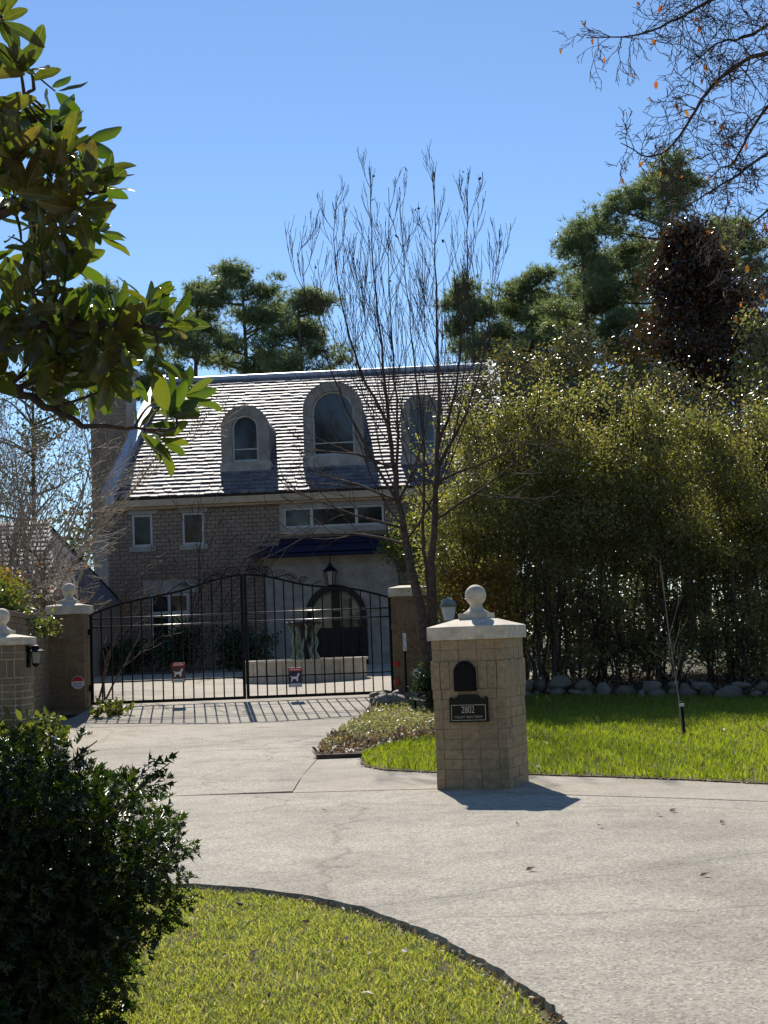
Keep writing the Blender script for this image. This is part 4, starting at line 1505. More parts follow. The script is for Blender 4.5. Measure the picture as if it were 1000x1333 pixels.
# fallen leaves lying on the street
LV = np.array([(-.5, 0, 0), (-.2, .2, .14), (.15, .22, .05), (.5, 0, .2), (.15, -.2, .16), (-.2, -.22, .03)])
for k, (x, y, s, lab, rz_) in enumerate([(.83, 9.05, .06, 'curled dead leaf on the street nearest the foreground lawn tip', .4), (.95, 11.3, .05, 'small reddish leaf on the street in front of the mailbox pillar', 1.2), (1.55, 10.95, .06, 'pale curled leaf on the street right of the pillar shadow', 2.2),
                                  (1.82, 8.6, .055, 'dark seed pod on the street at the right edge', .2), (2.46, 10.9, .06, 'dark dead leaf lying farthest right on the street', 1.0), (2.25, 11.7, .07, 'flat brown leaf on the street near the kerb apron', .7), (2.1, 11.5, .06, 'thin brown leaf beside the kerb apron leaf', 2.0),
                                  (-.62, 12.7, .05, 'tiny brown leaf in the middle of the driveway mouth', 2.5)]):
    me = bpy.data.meshes.new('dead_leaf')
    me.from_pydata([tuple(v * s * 1.3) for v in LV * np.array([1, 1, 1.6])], [], [(0, 1, 2, 3), (0, 3, 4, 5)])
    o = link('dead_leaf', me, 'litter', None, (x, y, .006), (.1, .1, rz_))
    tag(o, lab, 'leaf', 'dead leaves on the street')
for k, (x, y) in enumerate([(-.5, 7.7), (-.28, 7.2), (.02, 6.9), (-.9, 8.3), (-.15, 6.1), (-.7, 7.0), (-1.05, 7.4), (.2, 6.5)]):
    me = bpy.data.meshes.new('dead_leaf')
    s = random.uniform(.045, .075)
    me.from_pydata([tuple(v * s * 1.4) for v in LV * np.array([1, 1, 1.6])], [], [(0, 1, 2, 3), (0, 3, 4, 5)])
    o = link('dead_leaf', me, 'litter', None, (x, y, -.012), (random.uniform(-.3, .3), random.uniform(-.3, .3), random.uniform(0, 6)))
    tag(o, 'brown dead leaf lying in the foreground grass', 'leaf', 'dead leaves in the foreground grass')

# ------------------------------------------------------------------ trees
def tree(name, label, base, cat='tree', group=None):
    return thing(name, label, cat, base, 0, group)


# bare multi-stemmed tree by the right gate pillar
B = (.72, 25.5, g_h(25.5))
bt = tree('bare_tree', 'tall leafless multi-stemmed tree beside the right gate pillar', B)
trunk = MB()
br = MB()
tipsb = []
stemA = [(.70, 25.5, .1), (.66, 25.5, 1.2), (.60, 25.5, 2.0), (.37, 25.5, 3.33), (.25, 25.5, 4.17), (.15, 25.5, 5.3), (.07, 25.5, 6.85), (-.04, 25.5, 8.7), (-.02, 25.5, 10.2)]
stemB = [(.78, 25.55, .1), (.78, 25.55, 1.2), (.80, 25.55, 2.49), (.93, 25.5, 4.15), (1.07, 25.5, 5.54), (1.11, 25.45, 7.1), (1.12, 25.4, 8.7), (1.15, 25.4, 10.0)]
stemC = [(.79, 25.6, 1.4), (.73, 25.75, 2.6), (.70, 25.85, 3.6), (.80, 25.9, 5.0), (.66, 25.9, 6.8), (.55, 25.85, 8.4), (.52, 25.8, 9.9)]
stemD = [(.25, 25.5, 4.1), (.30, 25.35, 5.2), (.28, 25.3, 6.5), (.25, 25.25, 8.0), (.30, 25.2, 9.7)]
stemE = [(1.0, 25.5, 4.9), (1.4, 25.5, 6.0), (1.6, 25.45, 7.2), (1.75, 25.4, 9.0), (1.74, 25.4, 9.5)]
stemF = [(.14, 25.5, 5.4), (-.35, 25.4, 6.4), (-.65, 25.3, 7.6), (-.72, 25.3, 8.8), (-.7, 25.25, 9.5)]
stemG = [(.30, 25.5, 3.9), (-.5, 25.2, 5.4), (-.95, 25.1, 6.6), (-1.3, 25.0, 7.8), (-1.32, 25.0, 8.9)]
stemH = [(.98, 25.5, 4.6), (1.6, 25.8, 5.6), (2.0, 25.9, 6.8), (2.15, 26, 7.8), (2.2, 26, 8.4)]
def smooth_path(pts, n=4):
    P = np.array(pts, float)
    k = len(P)
    tt = np.arange(k)
    q = np.linspace(0, k - 1, (k - 1) * n + 1)
    out = np.stack([np.interp(q, tt, P[:, i]) for i in range(3)], 1)
    for _ in range(2):
        out[1:-1] = (out[:-2] + 2 * out[1:-1] + out[2:]) / 4
    return out
for st, r0, r1, mbx in [(stemA, .14, .007, trunk), (stemB, .12, .007, trunk), (stemC, .06, .006, trunk), (stemD, .04, .006, br), (stemE, .036, .006, br), (stemF, .034, .006, br), (stemG, .034, .005, br), (stemH, .034, .005, br)]:
    P = smooth_path(st)
    P += RNG.normal(size=P.shape) * .012
    k = len(P)
    rad = r1 + (r0 - r1) * (1 - np.linspace(0, 1, k)) ** 1.7
    mbx.tube(P, rad, 8 if r0 > .06 else 6, cap=False)
    zz = P[:, 2]
    nb = 21 if st in (stemA, stemB) else 13
    for j in range(nb):
        f = .38 + .58 * (j + random.random()) / nb if st in (stemA, stemB, stemC) else .15 + .8 * (j + random.random()) / nb
        i = min(k - 2, int(f * k))
        a = random.uniform(0, 2 * math.pi)
        d = np.array([math.cos(a) * .75, math.sin(a) * .6, random.uniform(.5, 1.1)])
        h = P[i][2]
        ln = max(.6, min(2.3, (9.9 - h) * random.uniform(.33, .56)))
        grow(br, P[i], d, ln, max(.007, rad[i] * .36), 2, up=.24, wob=.07, kids=(2, 3), ratio=.7, spread=.46, tips=tipsb, minr=.0042, sides=5, nseg=6)
for (x, z, dxx) in [(.34, 3.5, -1), (.27, 4.0, -1), (.22, 4.6, -1), (.95, 4.3, 1), (.9, 3.6, 1), (.4, 3.2, -1)]:
    grow(br, (x, 25.45, z), (dxx, random.uniform(-.5, .1), .30), random.uniform(2.0, 2.7), .028, 2, up=.03, wob=.22, kids=(4, 6), ratio=.5, spread=.7, tips=tipsb, minr=.0055)
trunk.build('trunk', 'bark_brown', bt, B, smooth=True)
o = br.build('branches', 'bark_dark', bt, B, smooth=True)
o['kind'] = 'stuff'
pp = np.array([t_[0] for t_ in tipsb if t_[2] == 0 and t_[0][2] > 7.5])
idx = RNG.choice(len(pp), 24)
o = foliage('dead_leaves', 'bark_dark', bt, pp[idx] + RNG.normal(size=(24, 3)) * .04, .09, LEAF6, .8, 0)

# oak reaching in from the right
OB = (7.6, 13.6, 0)
oak = tree('oak_tree', 'almost leafless oak whose twigs hang into the upper right corner', OB)
tk = MB()
tk.tube(smooth_path([(7.6, 13.6, -.1), (7.5, 13.6, 2), (7.2, 13.5, 4), (7.0, 13.4, 6), (6.9, 13.4, 8.5), (7.2, 13.5, 11)]), np.linspace(.34, .12, 21), 10)
tk.build('trunk', 'bark_dark', oak, OB, smooth=True)
ob_ = MB()
tipo = []
LIMBS = [([(6.95, 13.4, 7.0), (5.2, 13.2, 6.95), (3.6, 13, 6.75), (3.15, 12.9, 6.45), (2.95, 12.9, 6.2), (2.7, 12.85, 5.85), (2.45, 12.8, 5.72), (2.2, 12.8, 5.85)], .05),
         ([(6.9, 13.4, 7.8), (5, 13.1, 7.8), (3.6, 13, 7.6), (3.0, 12.95, 7.2), (2.75, 12.9, 7.02), (2.4, 12.9, 6.95), (1.95, 12.9, 7.0)], .045),
         ([(7.0, 13.4, 6.2), (5.4, 13.2, 6.1), (3.75, 13.1, 5.85), (3.35, 13, 5.6), (3.0, 13, 5.38), (2.72, 13, 5.22)], .04),
         ([(7.05, 13.4, 5.6), (5.6, 13.2, 5.5), (3.8, 13.1, 5.4), (3.4, 13, 5.05), (3.15, 13, 4.75)], .04),
         ([(6.9, 13.4, 8.4), (5.4, 13.3, 8.5), (4.0, 13.2, 8.0), (3.3, 13.1, 7.6), (2.9, 13.1, 7.35)], .04),
         ([(6.9, 13.4, 6.6), (5.2, 13.3, 6.7), (3.9, 13.1, 6.5), (3.5, 13.1, 6.1), (3.3, 13.0, 5.75), (3.05, 13, 5.6)], .05),
         ([(6.9, 13.4, 7.4), (5.2, 13.3, 7.3), (3.9, 13.1, 7.2), (3.45, 13.1, 6.95), (3.2, 13.0, 6.9), (2.85, 13, 6.55)], .045),
         ([(7.1, 13.4, 5.2), (5.8, 13.2, 5.0), (4.2, 13.2, 4.9), (3.7, 13.2, 4.65), (3.5, 13.2, 4.45)], .035)]
for pts, r0 in LIMBS:
    P = smooth_path([(x + (.12 if x < 4 else 0), y, z + .1) for x, y, z in pts])
    P[:, 2] += np.cumsum(RNG.normal(size=len(P)) * .012)
    k = len(P)
    rad = np.linspace(r0 * .62, .004, k)
    ob_.tube(P, rad, 6, cap=False)
    for i in range(k // 4, k - 1):
        for _ in range(3 if 2.9 < P[i][0] < 4.4 else 2):
            a = rand_dirs(1)[0]
            a[0] -= .1
            grow(ob_, P[i], a, random.uniform(.25, .55), max(.0045, rad[i] * .36), 2, up=-.03, wob=.42, kids=(3, 4), ratio=.55, spread=.8, tips=tipo, minr=.003, sides=4, nseg=5)
o = ob_.build('branches', 'bark_dark', oak, OB, smooth=True)
o['kind'] = 'stuff'
pp = np.array([t_[0] for t_ in tipo if t_[0][0] < 4.6])
idx = RNG.choice(len(pp), 110, replace=False)
o = foliage('last_leaves', 'orange_leaf', oak, pp[idx], .075, LEAF6, 1.2, 0)

# magnolia in the foreground left
MBASE = (-2.9, 6.9, -.03)
mag = tree('magnolia_tree', 'large glossy leaved magnolia branch filling the upper left corner', MBASE)


# leaf sprays of the crown: x, z in metres, about 6.5 m down the view
SPRAYS = [(-1.71, 4.51), (-1.65, 4.36), (-1.61, 4.21), (-1.69, 4.11), (-1.57, 4.16), (-1.51, 4.0), (-1.46, 3.93), (-1.58, 3.98), (-1.68, 3.94), (-1.71, 3.8), (-1.49, 3.76), (-1.39, 3.73), (-1.6, 3.71), (-1.3, 3.66), (-1.24, 3.6), (-1.44, 3.61), (-1.56, 3.59), (-1.67, 3.58), (-1.73, 3.67), (-1.64, 3.5), (-1.49, 3.53), (-1.37, 3.51), (-1.68, 3.41), (-1.53, 3.42), (-1.42, 3.41), (-1.32, 3.43), (-1.45, 3.3), (-1.49, 3.24), (-1.43, 3.16), (-1.73, 3.21), (-1.67, 3.11), (-1.54, 3.1), (-1.61, 2.98), (-1.72, 2.99), (-1.41, 3.03), (-1.32, 3.05), (-1.21, 3.06), (-1.11, 3.05), (-1.02, 3.04), (-0.95, 2.96), (-1.5, 2.92), (-1.35, 2.92), (-1.22, 2.94), (-1.08, 2.91), (-1.65, 2.85), (-1.74, 2.81), (-1.54, 2.77), (-1.4, 2.81), (-1.26, 2.8), (-1.11, 2.81), (-1.0, 2.75), (-0.92, 2.68), (-1.43, 2.69), (-1.29, 2.7), (-1.17, 2.69), (-1.69, 2.7), (-1.06, 2.62), (-0.99, 2.58), (-1.1, 2.5), (-1.05, 2.45), (-1.6, 2.71), (-1.83, 4.34), (-1.85, 3.89), (-1.85, 3.6), (-1.88, 3.08), (-1.86, 2.83), (-1.89, 3.34), (-1.96, 4.12), (-2.0, 3.02), (-1.69, 3.68), (-1.62, 3.83), (-1.52, 3.86), (-1.67, 4.05), (-1.59, 3.07), (-1.47, 2.98), (-1.32, 2.97), (-1.16, 2.98), (-1.4, 2.92), (-1.54, 2.87), (-1.29, 2.86), (-1.15, 2.87), (-1.45, 2.78), (-1.68, 2.93), (-1.59, 2.93), (-1.22, 2.75)]
BIGLEAF = []
for k in range(5):
    nl, curl, fold = 8, random.uniform(-.25, .12), random.uniform(.03, .12)
    V, F = [], []
    wv = random.uniform(.155, .195)
    for i in range(nl + 1):
        s = (0, .06, .18, .36, .56, .75, .9, .97, 1)[i]
        w = wv * (.06, .30, .66, .95, 1.0, .86, .52, .24, .03)[i]
        zc = curl * s * s + .02 * math.sin(s * 9 + k)
        V += [(s, w, zc + fold * w * 4), (s, w * .5, zc + fold * w * 1.2), (s, 0, zc), (s, -w * .5, zc + fold * w * 1.2), (s, -w, zc + fold * w * 4)]
    for i in range(nl):
        for j in range(4):
            F.append((i * 5 + j, i * 5 + j + 1, (i + 1) * 5 + j + 1, (i + 1) * 5 + j))
    me = bpy.data.meshes.new('leaf')
    me.from_pydata(V, [], [f[::-1] for f in F])
    me.polygons.foreach_set('use_smooth', [True] * len(me.polygons))
    me.materials.append(M['magnolia_leaf'])
    BIGLEAF.append(me)
mt_ = MB()
mt_.tube(smooth_path([(-2.9, 6.9, -.1), (-2.85, 6.9, 1.2), (-2.9, 6.85, 2.5), (-2.8, 6.9, 4), (-2.85, 6.9, 6)]), np.linspace(.16, .07, 17), 9)
mt_.build('trunk', 'bark_dark', mag, MBASE, smooth=True)
mbr = MB()
LIMB = [[(-2.88, 6.9, 1.7), (-2.06, 6.80, 2.78), (-1.78, 6.60, 2.75), (-1.54, 6.50, 2.60), (-1.34, 6.45, 2.49), (-1.07, 6.40, 2.47)],
        [(-2.85, 6.9, 2.4), (-2.03, 6.70, 3.02), (-1.68, 6.50, 3.00), (-1.37, 6.40, 2.95), (-1.08, 6.30, 2.93), (-0.95, 6.30, 2.89)],
        [(-2.82, 6.9, 3.2), (-1.98, 6.80, 3.54), (-1.66, 6.60, 3.58), (-1.42, 6.50, 3.59), (-1.24, 6.40, 3.58)],
        [(-2.8, 6.9, 3.8), (-1.97, 6.80, 4.13), (-1.77, 6.60, 4.12), (-1.57, 6.50, 4.11)],
        [(-2.8, 6.9, 4.6), (-1.97, 6.80, 4.56), (-1.74, 6.60, 4.50)],
        [(-2.85, 6.9, 2.8), (-2.08, 7.00, 3.29), (-1.78, 6.90, 3.31), (-1.57, 6.80, 3.33), (-1.53, 6.80, 3.39)]]
LP = []
for l in LIMB:
    P = smooth_path([tuple(q) for q in l], 6)
    P[3:] += RNG.normal(size=P[3:].shape) * .008
    mbr.tube(P, np.linspace(.035, .007, len(P)), 6, cap=False)
    LP.append(P)
ALLP = np.concatenate(LP)
bl_n = 0
leafcount = 0
rest_P, rest_d, rest_n, rest_s = [], [], [], []
spr = []
for (x, z) in SPRAYS:
    for rep in range(2 if (x < -1.36 and random.random() < .6) else 1):
        y = random.uniform(6.15, 6.8) if rep == 0 else random.uniform(6.5, 7.2)
        spr.append((np.array([x + random.uniform(-.02, .02) * (1 + rep * 2), y, z + random.uniform(-.02, .02) * (1 + rep * 2)]), rep))
spr.sort(key=lambda q: q[1])
for c, rep in spr:
    dd = np.linalg.norm(ALLP - c, axis=1) + 3.0 * np.maximum(0, ALLP[:, 0] - c[0])
    q = ALLP[int(np.argmin(dd))]
    mid = (q + c) / 2 + RNG.normal(size=3) * .03
    mbr.tube(smooth_path([tuple(q), tuple(mid), tuple(c)], 3), np.linspace(.009, .005, 7), 4, cap=False)
    ax = c - q
    ax = ax / (np.linalg.norm(ax) + 1e-6) + np.array([.35, -.1, .25])
    ax /= np.linalg.norm(ax)
    s1 = np.cross(ax, [0, 0, 1.0])
    s1 /= np.linalg.norm(s1) + 1e-6
    s2 = np.cross(ax, s1)
    k = random.randint(5, 7)
    ph = random.random() * 6.3
    for j in range(k):
        a = ph + j * 2.4
        tl = random.uniform(.35, 1.25)
        d = ax * math.cos(tl) + (s1 * math.cos(a) + s2 * math.sin(a)) * math.sin(tl)
        d = d + np.array([0, 0, random.uniform(-.25, .1)])
        d /= np.linalg.norm(d)
        nr = ax - d * np.dot(ax, d) + RNG.normal(size=3) * .25
        nr = nr - d * np.dot(nr, d)
        nr /= np.linalg.norm(nr) + 1e-6
        sd2 = np.cross(nr, d)
        sz = random.uniform(.125, .215)
        p0 = c + d * .02 - ax * random.uniform(0, .07)
        if leafcount < 300 or rep == 0:
            pass
        mtx = Matrix((( d[0], sd2[0], nr[0], p0[0]), (d[1], sd2[1], nr[1], p0[1]), (d[2], sd2[2], nr[2], p0[2]), (0, 0, 0, 1)))
        if leafcount < 300:
            o = link('leaf', random.choice(BIGLEAF), None, mag)
            o.matrix_local = Matrix.Translation(-Vector(MBASE)) @ mtx @ Matrix.Diagonal((sz, sz, sz, 1))
            leafcount += 1
        else:
            rest_P.append(p0)
            rest_d.append(d)
            rest_n.append(nr)
            rest_s.append(sz)
mbr.build('branches', 'bark_dark', mag, MBASE, smooth=True)
bm0 = BIGLEAF[1]
tv = np.array([tuple(v.co) for v in bm0.vertices])
tf = np.array([tuple(p.vertices) for p in bm0.polygons])
V, F = scatter(np.array(rest_P), np.array(rest_d), np.array(rest_n), np.array(rest_s), (tv, tf))
me = mesh_np('leaves', V - np.array(MBASE), F)
me.polygons.foreach_set('use_smooth', [True] * len(me.polygons))
o = link('inner_leaves', me, 'magnolia', mag)
o['kind'] = 'stuff'

# holly bush in the foreground left
HB = (-1.6, 5.35, -.04)
hol = thing('holly_bush', 'dark spiny leaved holly bush in the lower left foreground', 'bush', HB)
out2 = []
for s, w in [(0, .02), (.16, .08), (.34, .25), (.38, .11), (.60, .27), (.62, .11), (.82, .18), (.83, .055), (1.1, 0)]:
    out2.append((s, w))
hv = [(s, w, .25 * w + (.13 if w > .2 else 0)) for s, w in out2] + [(s, -w, .25 * w + (.13 if w > .2 else 0)) for s, w in out2[1:-1]][::-1]
mid = [(.2, 0, -.02), (.45, 0, -.03), (.75, 0, -.02)]
HV = np.array(hv + mid, float)
nO = len(hv)
fan = []
for i in range(nO):
    a, b = i, (i + 1) % nO
    sx = (HV[a][0] + HV[b][0]) / 2
    mm = nO + (0 if sx < .3 else 1 if sx < .6 else 2)
    fan.append((a, mm, b))
for (a, b, c_) in [(3, nO, nO + 1), (5, nO + 1, nO + 2), (nO - 3, nO + 1, nO), (nO - 5, nO + 2, nO + 1)]:
    fan.append((a, b, c_))
HOLLY = (HV, np.array([f[::-1] for f in fan]))
def holly_points(n):
    out = []
    C = np.array([-1.60, 5.4, .545])
    rad = np.array([.72, .8, .64])
    while len(out) < n:
        d = rand_dirs(1)[0]
        lump = 1 + .10 * math.sin(7 * d[0] + 3 * d[2]) + .10 * math.sin(6 * d[2] - 4 * d[1] + 1)
        f = (random.random() ** (.2 if random.random() < .6 else .7)) * lump
        p = C + d * rad * f
        if p[2] < .03:
            continue
        out.append((p, d))
    return out
hp = holly_points(16500)
# sprays sticking out on the right side
for (x, y, z) in [(-.90, 5.2, 1.02), (-.86, 5.15, 1.0), (-.82, 5.2, .76), (-.80, 5.25, .80), (-.95, 5.1, .92), (-1.08, 5.2, 1.13), (-.88, 5.25, .62), (-1.25, 5.3, 1.17), (-.82, 5.2, 1.04), (-.78, 5.2, .77), (-.93, 5.15, .50)]:
    for _ in range(18):
        w = random.random()
        p = np.array([x - .16 * w, y, z - .08 * w]) + RNG.normal(size=3) * .028
        hp.append((p, unit(RNG.normal(size=3) * .5 + np.array([.8, -.2, .3]))))
for _ in range(5000):
    d = rand_dirs(1)[0]
    p = np.array([-1.6, 5.4, .545]) + d * np.array([.72, .8, .64]) * .72 * random.random() ** .4
    if p[2] > .02:
        hp.append((p, d))
HP = np.array([p for p, d in hp])
HD = np.array([d for p, d in hp])
dirs = unit(HD * .5 + rand_dirs(len(HP)) * .8 + np.array([0, 0, -.05]))
nrm = unit(HD * .5 + rand_dirs(len(HP)) * .6 + np.array([0, 0, .5]))
sz = RNG.uniform(.048, .085, len(HP))
sz[-4300:] *= 1.7
camd = np.linalg.norm(HP - np.array([0, 0, CAM_H]), axis=1) - .6 * (HP[:, 0] > -1.45)
order = np.argsort(camd)
sel = order[:900]
sel = RNG.choice(sel, 300, replace=False)
mask = np.ones(len(HP), bool)
mask[sel] = False
hl = mesh_np('leaf', HOLLY[0], HOLLY[1])
hl.materials.append(M['holly'])
for i in sel:
    d, n_ = dirs[i], nrm[i]
    s_ = np.cross(n_, d)
    s_ /= np.linalg.norm(s_)
    n2_ = np.cross(d, s_)
    o = link('leaf', hl, None, hol)
    p0 = HP[i] - np.array(HB)
    z_ = float(sz[i])
    o.matrix_local = Matrix(((d[0] * z_, s_[0] * z_, n2_[0] * z_, p0[0]), (d[1] * z_, s_[1] * z_, n2_[1] * z_, p0[1]), (d[2] * z_, s_[2] * z_, n2_[2] * z_, p0[2]), (0, 0, 0, 1)))
V, F = scatter(HP[mask], dirs[mask], nrm[mask], sz[mask], HOLLY)
o = link('inner_leaves', mesh_np('leaves', V - np.array(HB), F), 'holly', hol)
o['kind'] = 'stuff'
hs = MB()
for (x, y, z) in [(-.90, 5.2, 1.02), (-.86, 5.15, 1.0), (-.82, 5.2, .76), (-.80, 5.25, .80), (-.95, 5.1, .92), (-1.08, 5.2, 1.13), (-.88, 5.25, .62), (-1.25, 5.3, 1.17), (-.82, 5.2, 1.04), (-.78, 5.2, .77), (-.93, 5.15, .50)]:
    hs.tube(smooth_path([(x - .22, y + .1, z - .2), (x - .12, y, z - .08), (x + .01, y, z + .01)], 3), np.linspace(.004, .002, 7), 4, cap=False)
for i in range(26):
    a = random.uniform(0, 6.28)
    grow(hs, (-1.5 + .1 * math.cos(a), 5.4 + .1 * math.sin(a), -.05), (math.cos(a) * .6, math.sin(a) * .6, 1), random.uniform(.35, .5), .009, 1, up=.05, wob=.2, kids=(3, 5), ratio=.5, spread=.8, minr=.003)
hs.build('stems', 'bark_dark', hol, HB)

# tall hedge shrubs on the right
def shrub(name, label, base, rx, ry, z0, z1, nclump, per, leaf, mat, group=None, nstem=8, clr=.42, bark='bark_dark', cat='shrub', tmpl=LEAF4, shape=None, low=0.0, droop=.15):
    t = thing(name, label, cat, base, 0, group)
    cs = []
    bz = base[2]
    while len(cs) < nclump:
        d = rand_dirs(1)[0]
        f = random.random() ** .4
        zc = (z0 + z1) / 2
        p = np.array([base[0] + d[0] * rx * f, base[1] + d[1] * ry * f, zc + d[2] * (z1 - z0) / 2 * f])
        if random.random() < low:
            p[2] = random.uniform(bz + .3, z0 + .6)
        cs.append(p)
    P = clump_points(cs, per, clr)
    P = P[P[:, 2] > bz + .05]
    foliage('crown', mat, t, P, leaf, tmpl, droop)
    st = MB()
    for i in range(nstem):
        c = cs[int(i * len(cs) / nstem)]
        a = random.uniform(0, 6.28)
        b0 = np.array([base[0] + math.cos(a) * rx * .55 * random.random(), base[1] + math.sin(a) * ry * .5, bz - .1])
        m1 = b0 * .6 + np.array(c) * .4
        m1[:2] = b0[:2] * .75 + np.array(c[:2]) * .25 + RNG.normal(size=2) * .1
        path = smooth_path([tuple(b0), tuple(m1), tuple(c)], 5)
        path[1:] += RNG.normal(size=path[1:].shape) * .02
        r0 = random.uniform(.02, .05) * (1 if z1 > 3 else .4)
        st.tube(path, np.linspace(r0, .006, len(path)), 5, cap=False)
        for j in range(4):
            i_ = random.randint(2, len(path) - 2)
            grow(st, path[i_], rand_dirs(1)[0] + np.array([0, 0, .8]), (z1 - z0) * .25 * random.uniform(.5, 1.2), r0 * .4, 1, up=.1, wob=.3, kids=(2, 4), minr=.004, sides=4, nseg=4)
    st.build('stems', bark, t, base)
    return t


HG = 'tall shrubs of the hedge'
hedge = [(1.75, 27.9, 1.0, 1.3, 5.9, 'yellow green hedge shrub nearest the bare tree trunks'),
         (2.9, 28.2, 1.2, 1.6, 6.75, 'broad yellow green hedge shrub behind the mailbox pillar ball'),
         (4.2, 28.4, 1.25, 1.7, 6.45, 'yellow green hedge shrub left of the young staked sapling'),
         (5.5, 28.2, 1.25, 1.7, 6.35, 'yellow green hedge shrub directly behind the young staked sapling'),
         (6.8, 28.0, 1.2, 1.6, 5.75, 'yellow green hedge shrub right of the young staked sapling'),
         (8.2, 27.8, 1.25, 1.6, 6.3, 'yellow green hedge shrub at the right picture edge')]
for (x, y, rx_, z0, z1, lb) in hedge:
    t = shrub('hedge_shrub', lb, (x, y, g_h(y)), rx_, 1.1, z0, z1, 60, 400, .072, 'hedge_leaf', HG, 18, .40, low=.2)
    # loose leading shoots above the crown
    sh = MB()
    pts = []
    for _ in range(30):
        x0, y0 = x + random.uniform(-1, 1) * rx_ * .95, y + random.uniform(-.9, .9)
        zb_ = z1 - 1.1 - .5 * ((x0 - x) / rx_) ** 2 * (z1 - z0) * .25
        d = np.array([random.uniform(-.35, .35), random.uniform(-.3, .3), 1])
        ln = random.uniform(.6, 1.9)
        path = [np.array([x0, y0, zb_]) + d * ln * q + RNG.normal(size=3) * .02 for q in np.linspace(0, 1, 5)]
        sh.tube(path, np.linspace(.009, .004, 5), 4, cap=False)
        for q in np.linspace(.15, 1, 30):
            pts.append(np.array([x0, y0, zb_]) + d * ln * q + RNG.normal(size=3) * .055)
    sh.build('shoots', 'bark_dark', t, (x, y, g_h(y)))['kind'] = 'stuff'
    foliage('shoot_leaves', 'hedge_leaf', t, np.array(pts), .075, LEAF6)
# taller dark glossy shrubs behind the hedge
for (x, y, rx_, z1, lb) in [(2.85, 31.6, 1.15, 8.5, 'dark glossy shrub beside the right end of the slate roof'), (4.3, 32.3, 1.4, 8.7, 'tallest dark glossy shrub rising behind the hedge'), (6.1, 32.6, 1.5, 8.0, 'dark glossy shrub behind the middle of the hedge'), (8.2, 33.0, 1.7, 7.2, 'dark glossy shrub below the russet evergreen')]:
    shrub('glossy_shrub', lb, (x, y, g_h(y)), rx_, 1.2, .9, z1, 80, 400, .09, 'hedge_dark', 'dark shrubs behind the hedge', 8, .5)
shrub('yellow_shrub', 'small shrub with yellow autumn leaves behind the mailbox pillar ball', (1.75, 27.2, g_h(27.2)), .75, .6, 1.3, 3.2, 16, 260, .075, 'yellow_leaf', None, 5, .3)
shrub('camellia_bush', 'low glossy camellia bush left of the mailbox pillar', (.92, 25.1, g_h(25.1)), .42, .4, .3, 1.15, 16, 150, .085, 'camellia', None, 6, .18)

# dark russet evergreen on the right
EB = (9.35, 42.0, g_h(42))
ev = tree('russet_tree', 'dark conical evergreen with russet leaf backs behind the hedge at right', EB)
cs = []
for i in range(330):
    f = random.random() ** .95
    z = 4.5 + f * 9.0
    rr = (4.4 * (1 - f) ** .9 + .3) * (1 + .18 * math.sin(f * 23))
    a = random.uniform(0, 6.28)
    q = random.random() ** .5
    cs.append((EB[0] + 1.3 * (1 - f) + rr * q * math.cos(a), 42 + rr * q * math.sin(a), z))
foliage('crown', 'russet', ev, clump_points(cs, 130, .55), .17, LEAF6)
mb = MB()
mb.tube([(EB[0], 42, .5), (EB[0], 42, 6), (EB[0] + .2, 42, 12.6)], [.22, .15, .03], 8)
mb.build('trunk', 'bark_dark', ev, EB)


def leaf_tree(name, label, base, rx, ry, z0, z1, ncl, per, leaf, mat, bark='bark_dark', clr=.8, group=None):
    t = tree(name, label, base, group=group)
    cs = []
    for _ in range(ncl):
        d = rand_dirs(1)[0]
        f = random.random() ** .4
        cs.append((base[0] + d[0] * rx * f, base[1] + d[1] * ry * f, (z0 + z1) / 2 + d[2] * (z1 - z0) / 2 * f))
    foliage('crown', mat, t, clump_points(cs, per, clr), leaf, LEAF6)
    tr = MB()
    tr.tube(smooth_path([(base[0], base[1], base[2] - .1), (base[0] + .1, base[1], (z0 + base[2]) / 2), (base[0] - .1, base[1], z0), (base[0], base[1], z1 - 1)]), np.linspace(.25, .04, 13), 8)
    tr.build('trunk', bark, t, base, smooth=True)
    lm = MB()
    for c in cs[::2]:
        q = np.array([base[0], base[1], min(z1 - 1, max(z0 * .8, c[2] - 1.2))])
        mdl = (q + np.array(c)) / 2 + RNG.normal(size=3) * .2
        lm.tube(smooth_path([tuple(q), tuple(mdl), tuple(c)], 3), np.linspace(.06, .015, 7), 4, cap=False)
    lm.build('limbs', bark, t, base)
    return t


leaf_tree('broadleaf_tree', 'sunlit olive tree with yellowing twigs at the right picture edge', (10.4, 37, g_h(37)), 1.2, 1.5, 5.0, 10.6, 34, 110, .13, 'hedge_leaf', clr=.6)
leaf_tree('broadleaf_tree', 'pale leaved tree behind the side building at far left', (-14.3, 58, .88), 3.6, 3, 3, 15.5, 55, 110, .17, 'far_leaf', clr=.9)

# pines behind the house
NEED = []
tvs, tfs = [], []
for k in range(11):
    a, b = random.uniform(0, 6.28), random.uniform(.25, 1.35)
    d = np.array([math.cos(b), math.sin(b) * math.cos(a), math.sin(b) * math.sin(a)])
    s = np.cross(d, rand_dirs(1)[0])
    s /= np.linalg.norm(s)
    i = len(tvs)
    tvs += [tuple(s * .045), tuple(-s * .045), tuple(d)]
    tfs.append((i, i + 1, i + 2))
TUFT = (np.array(tvs), np.array(tfs))


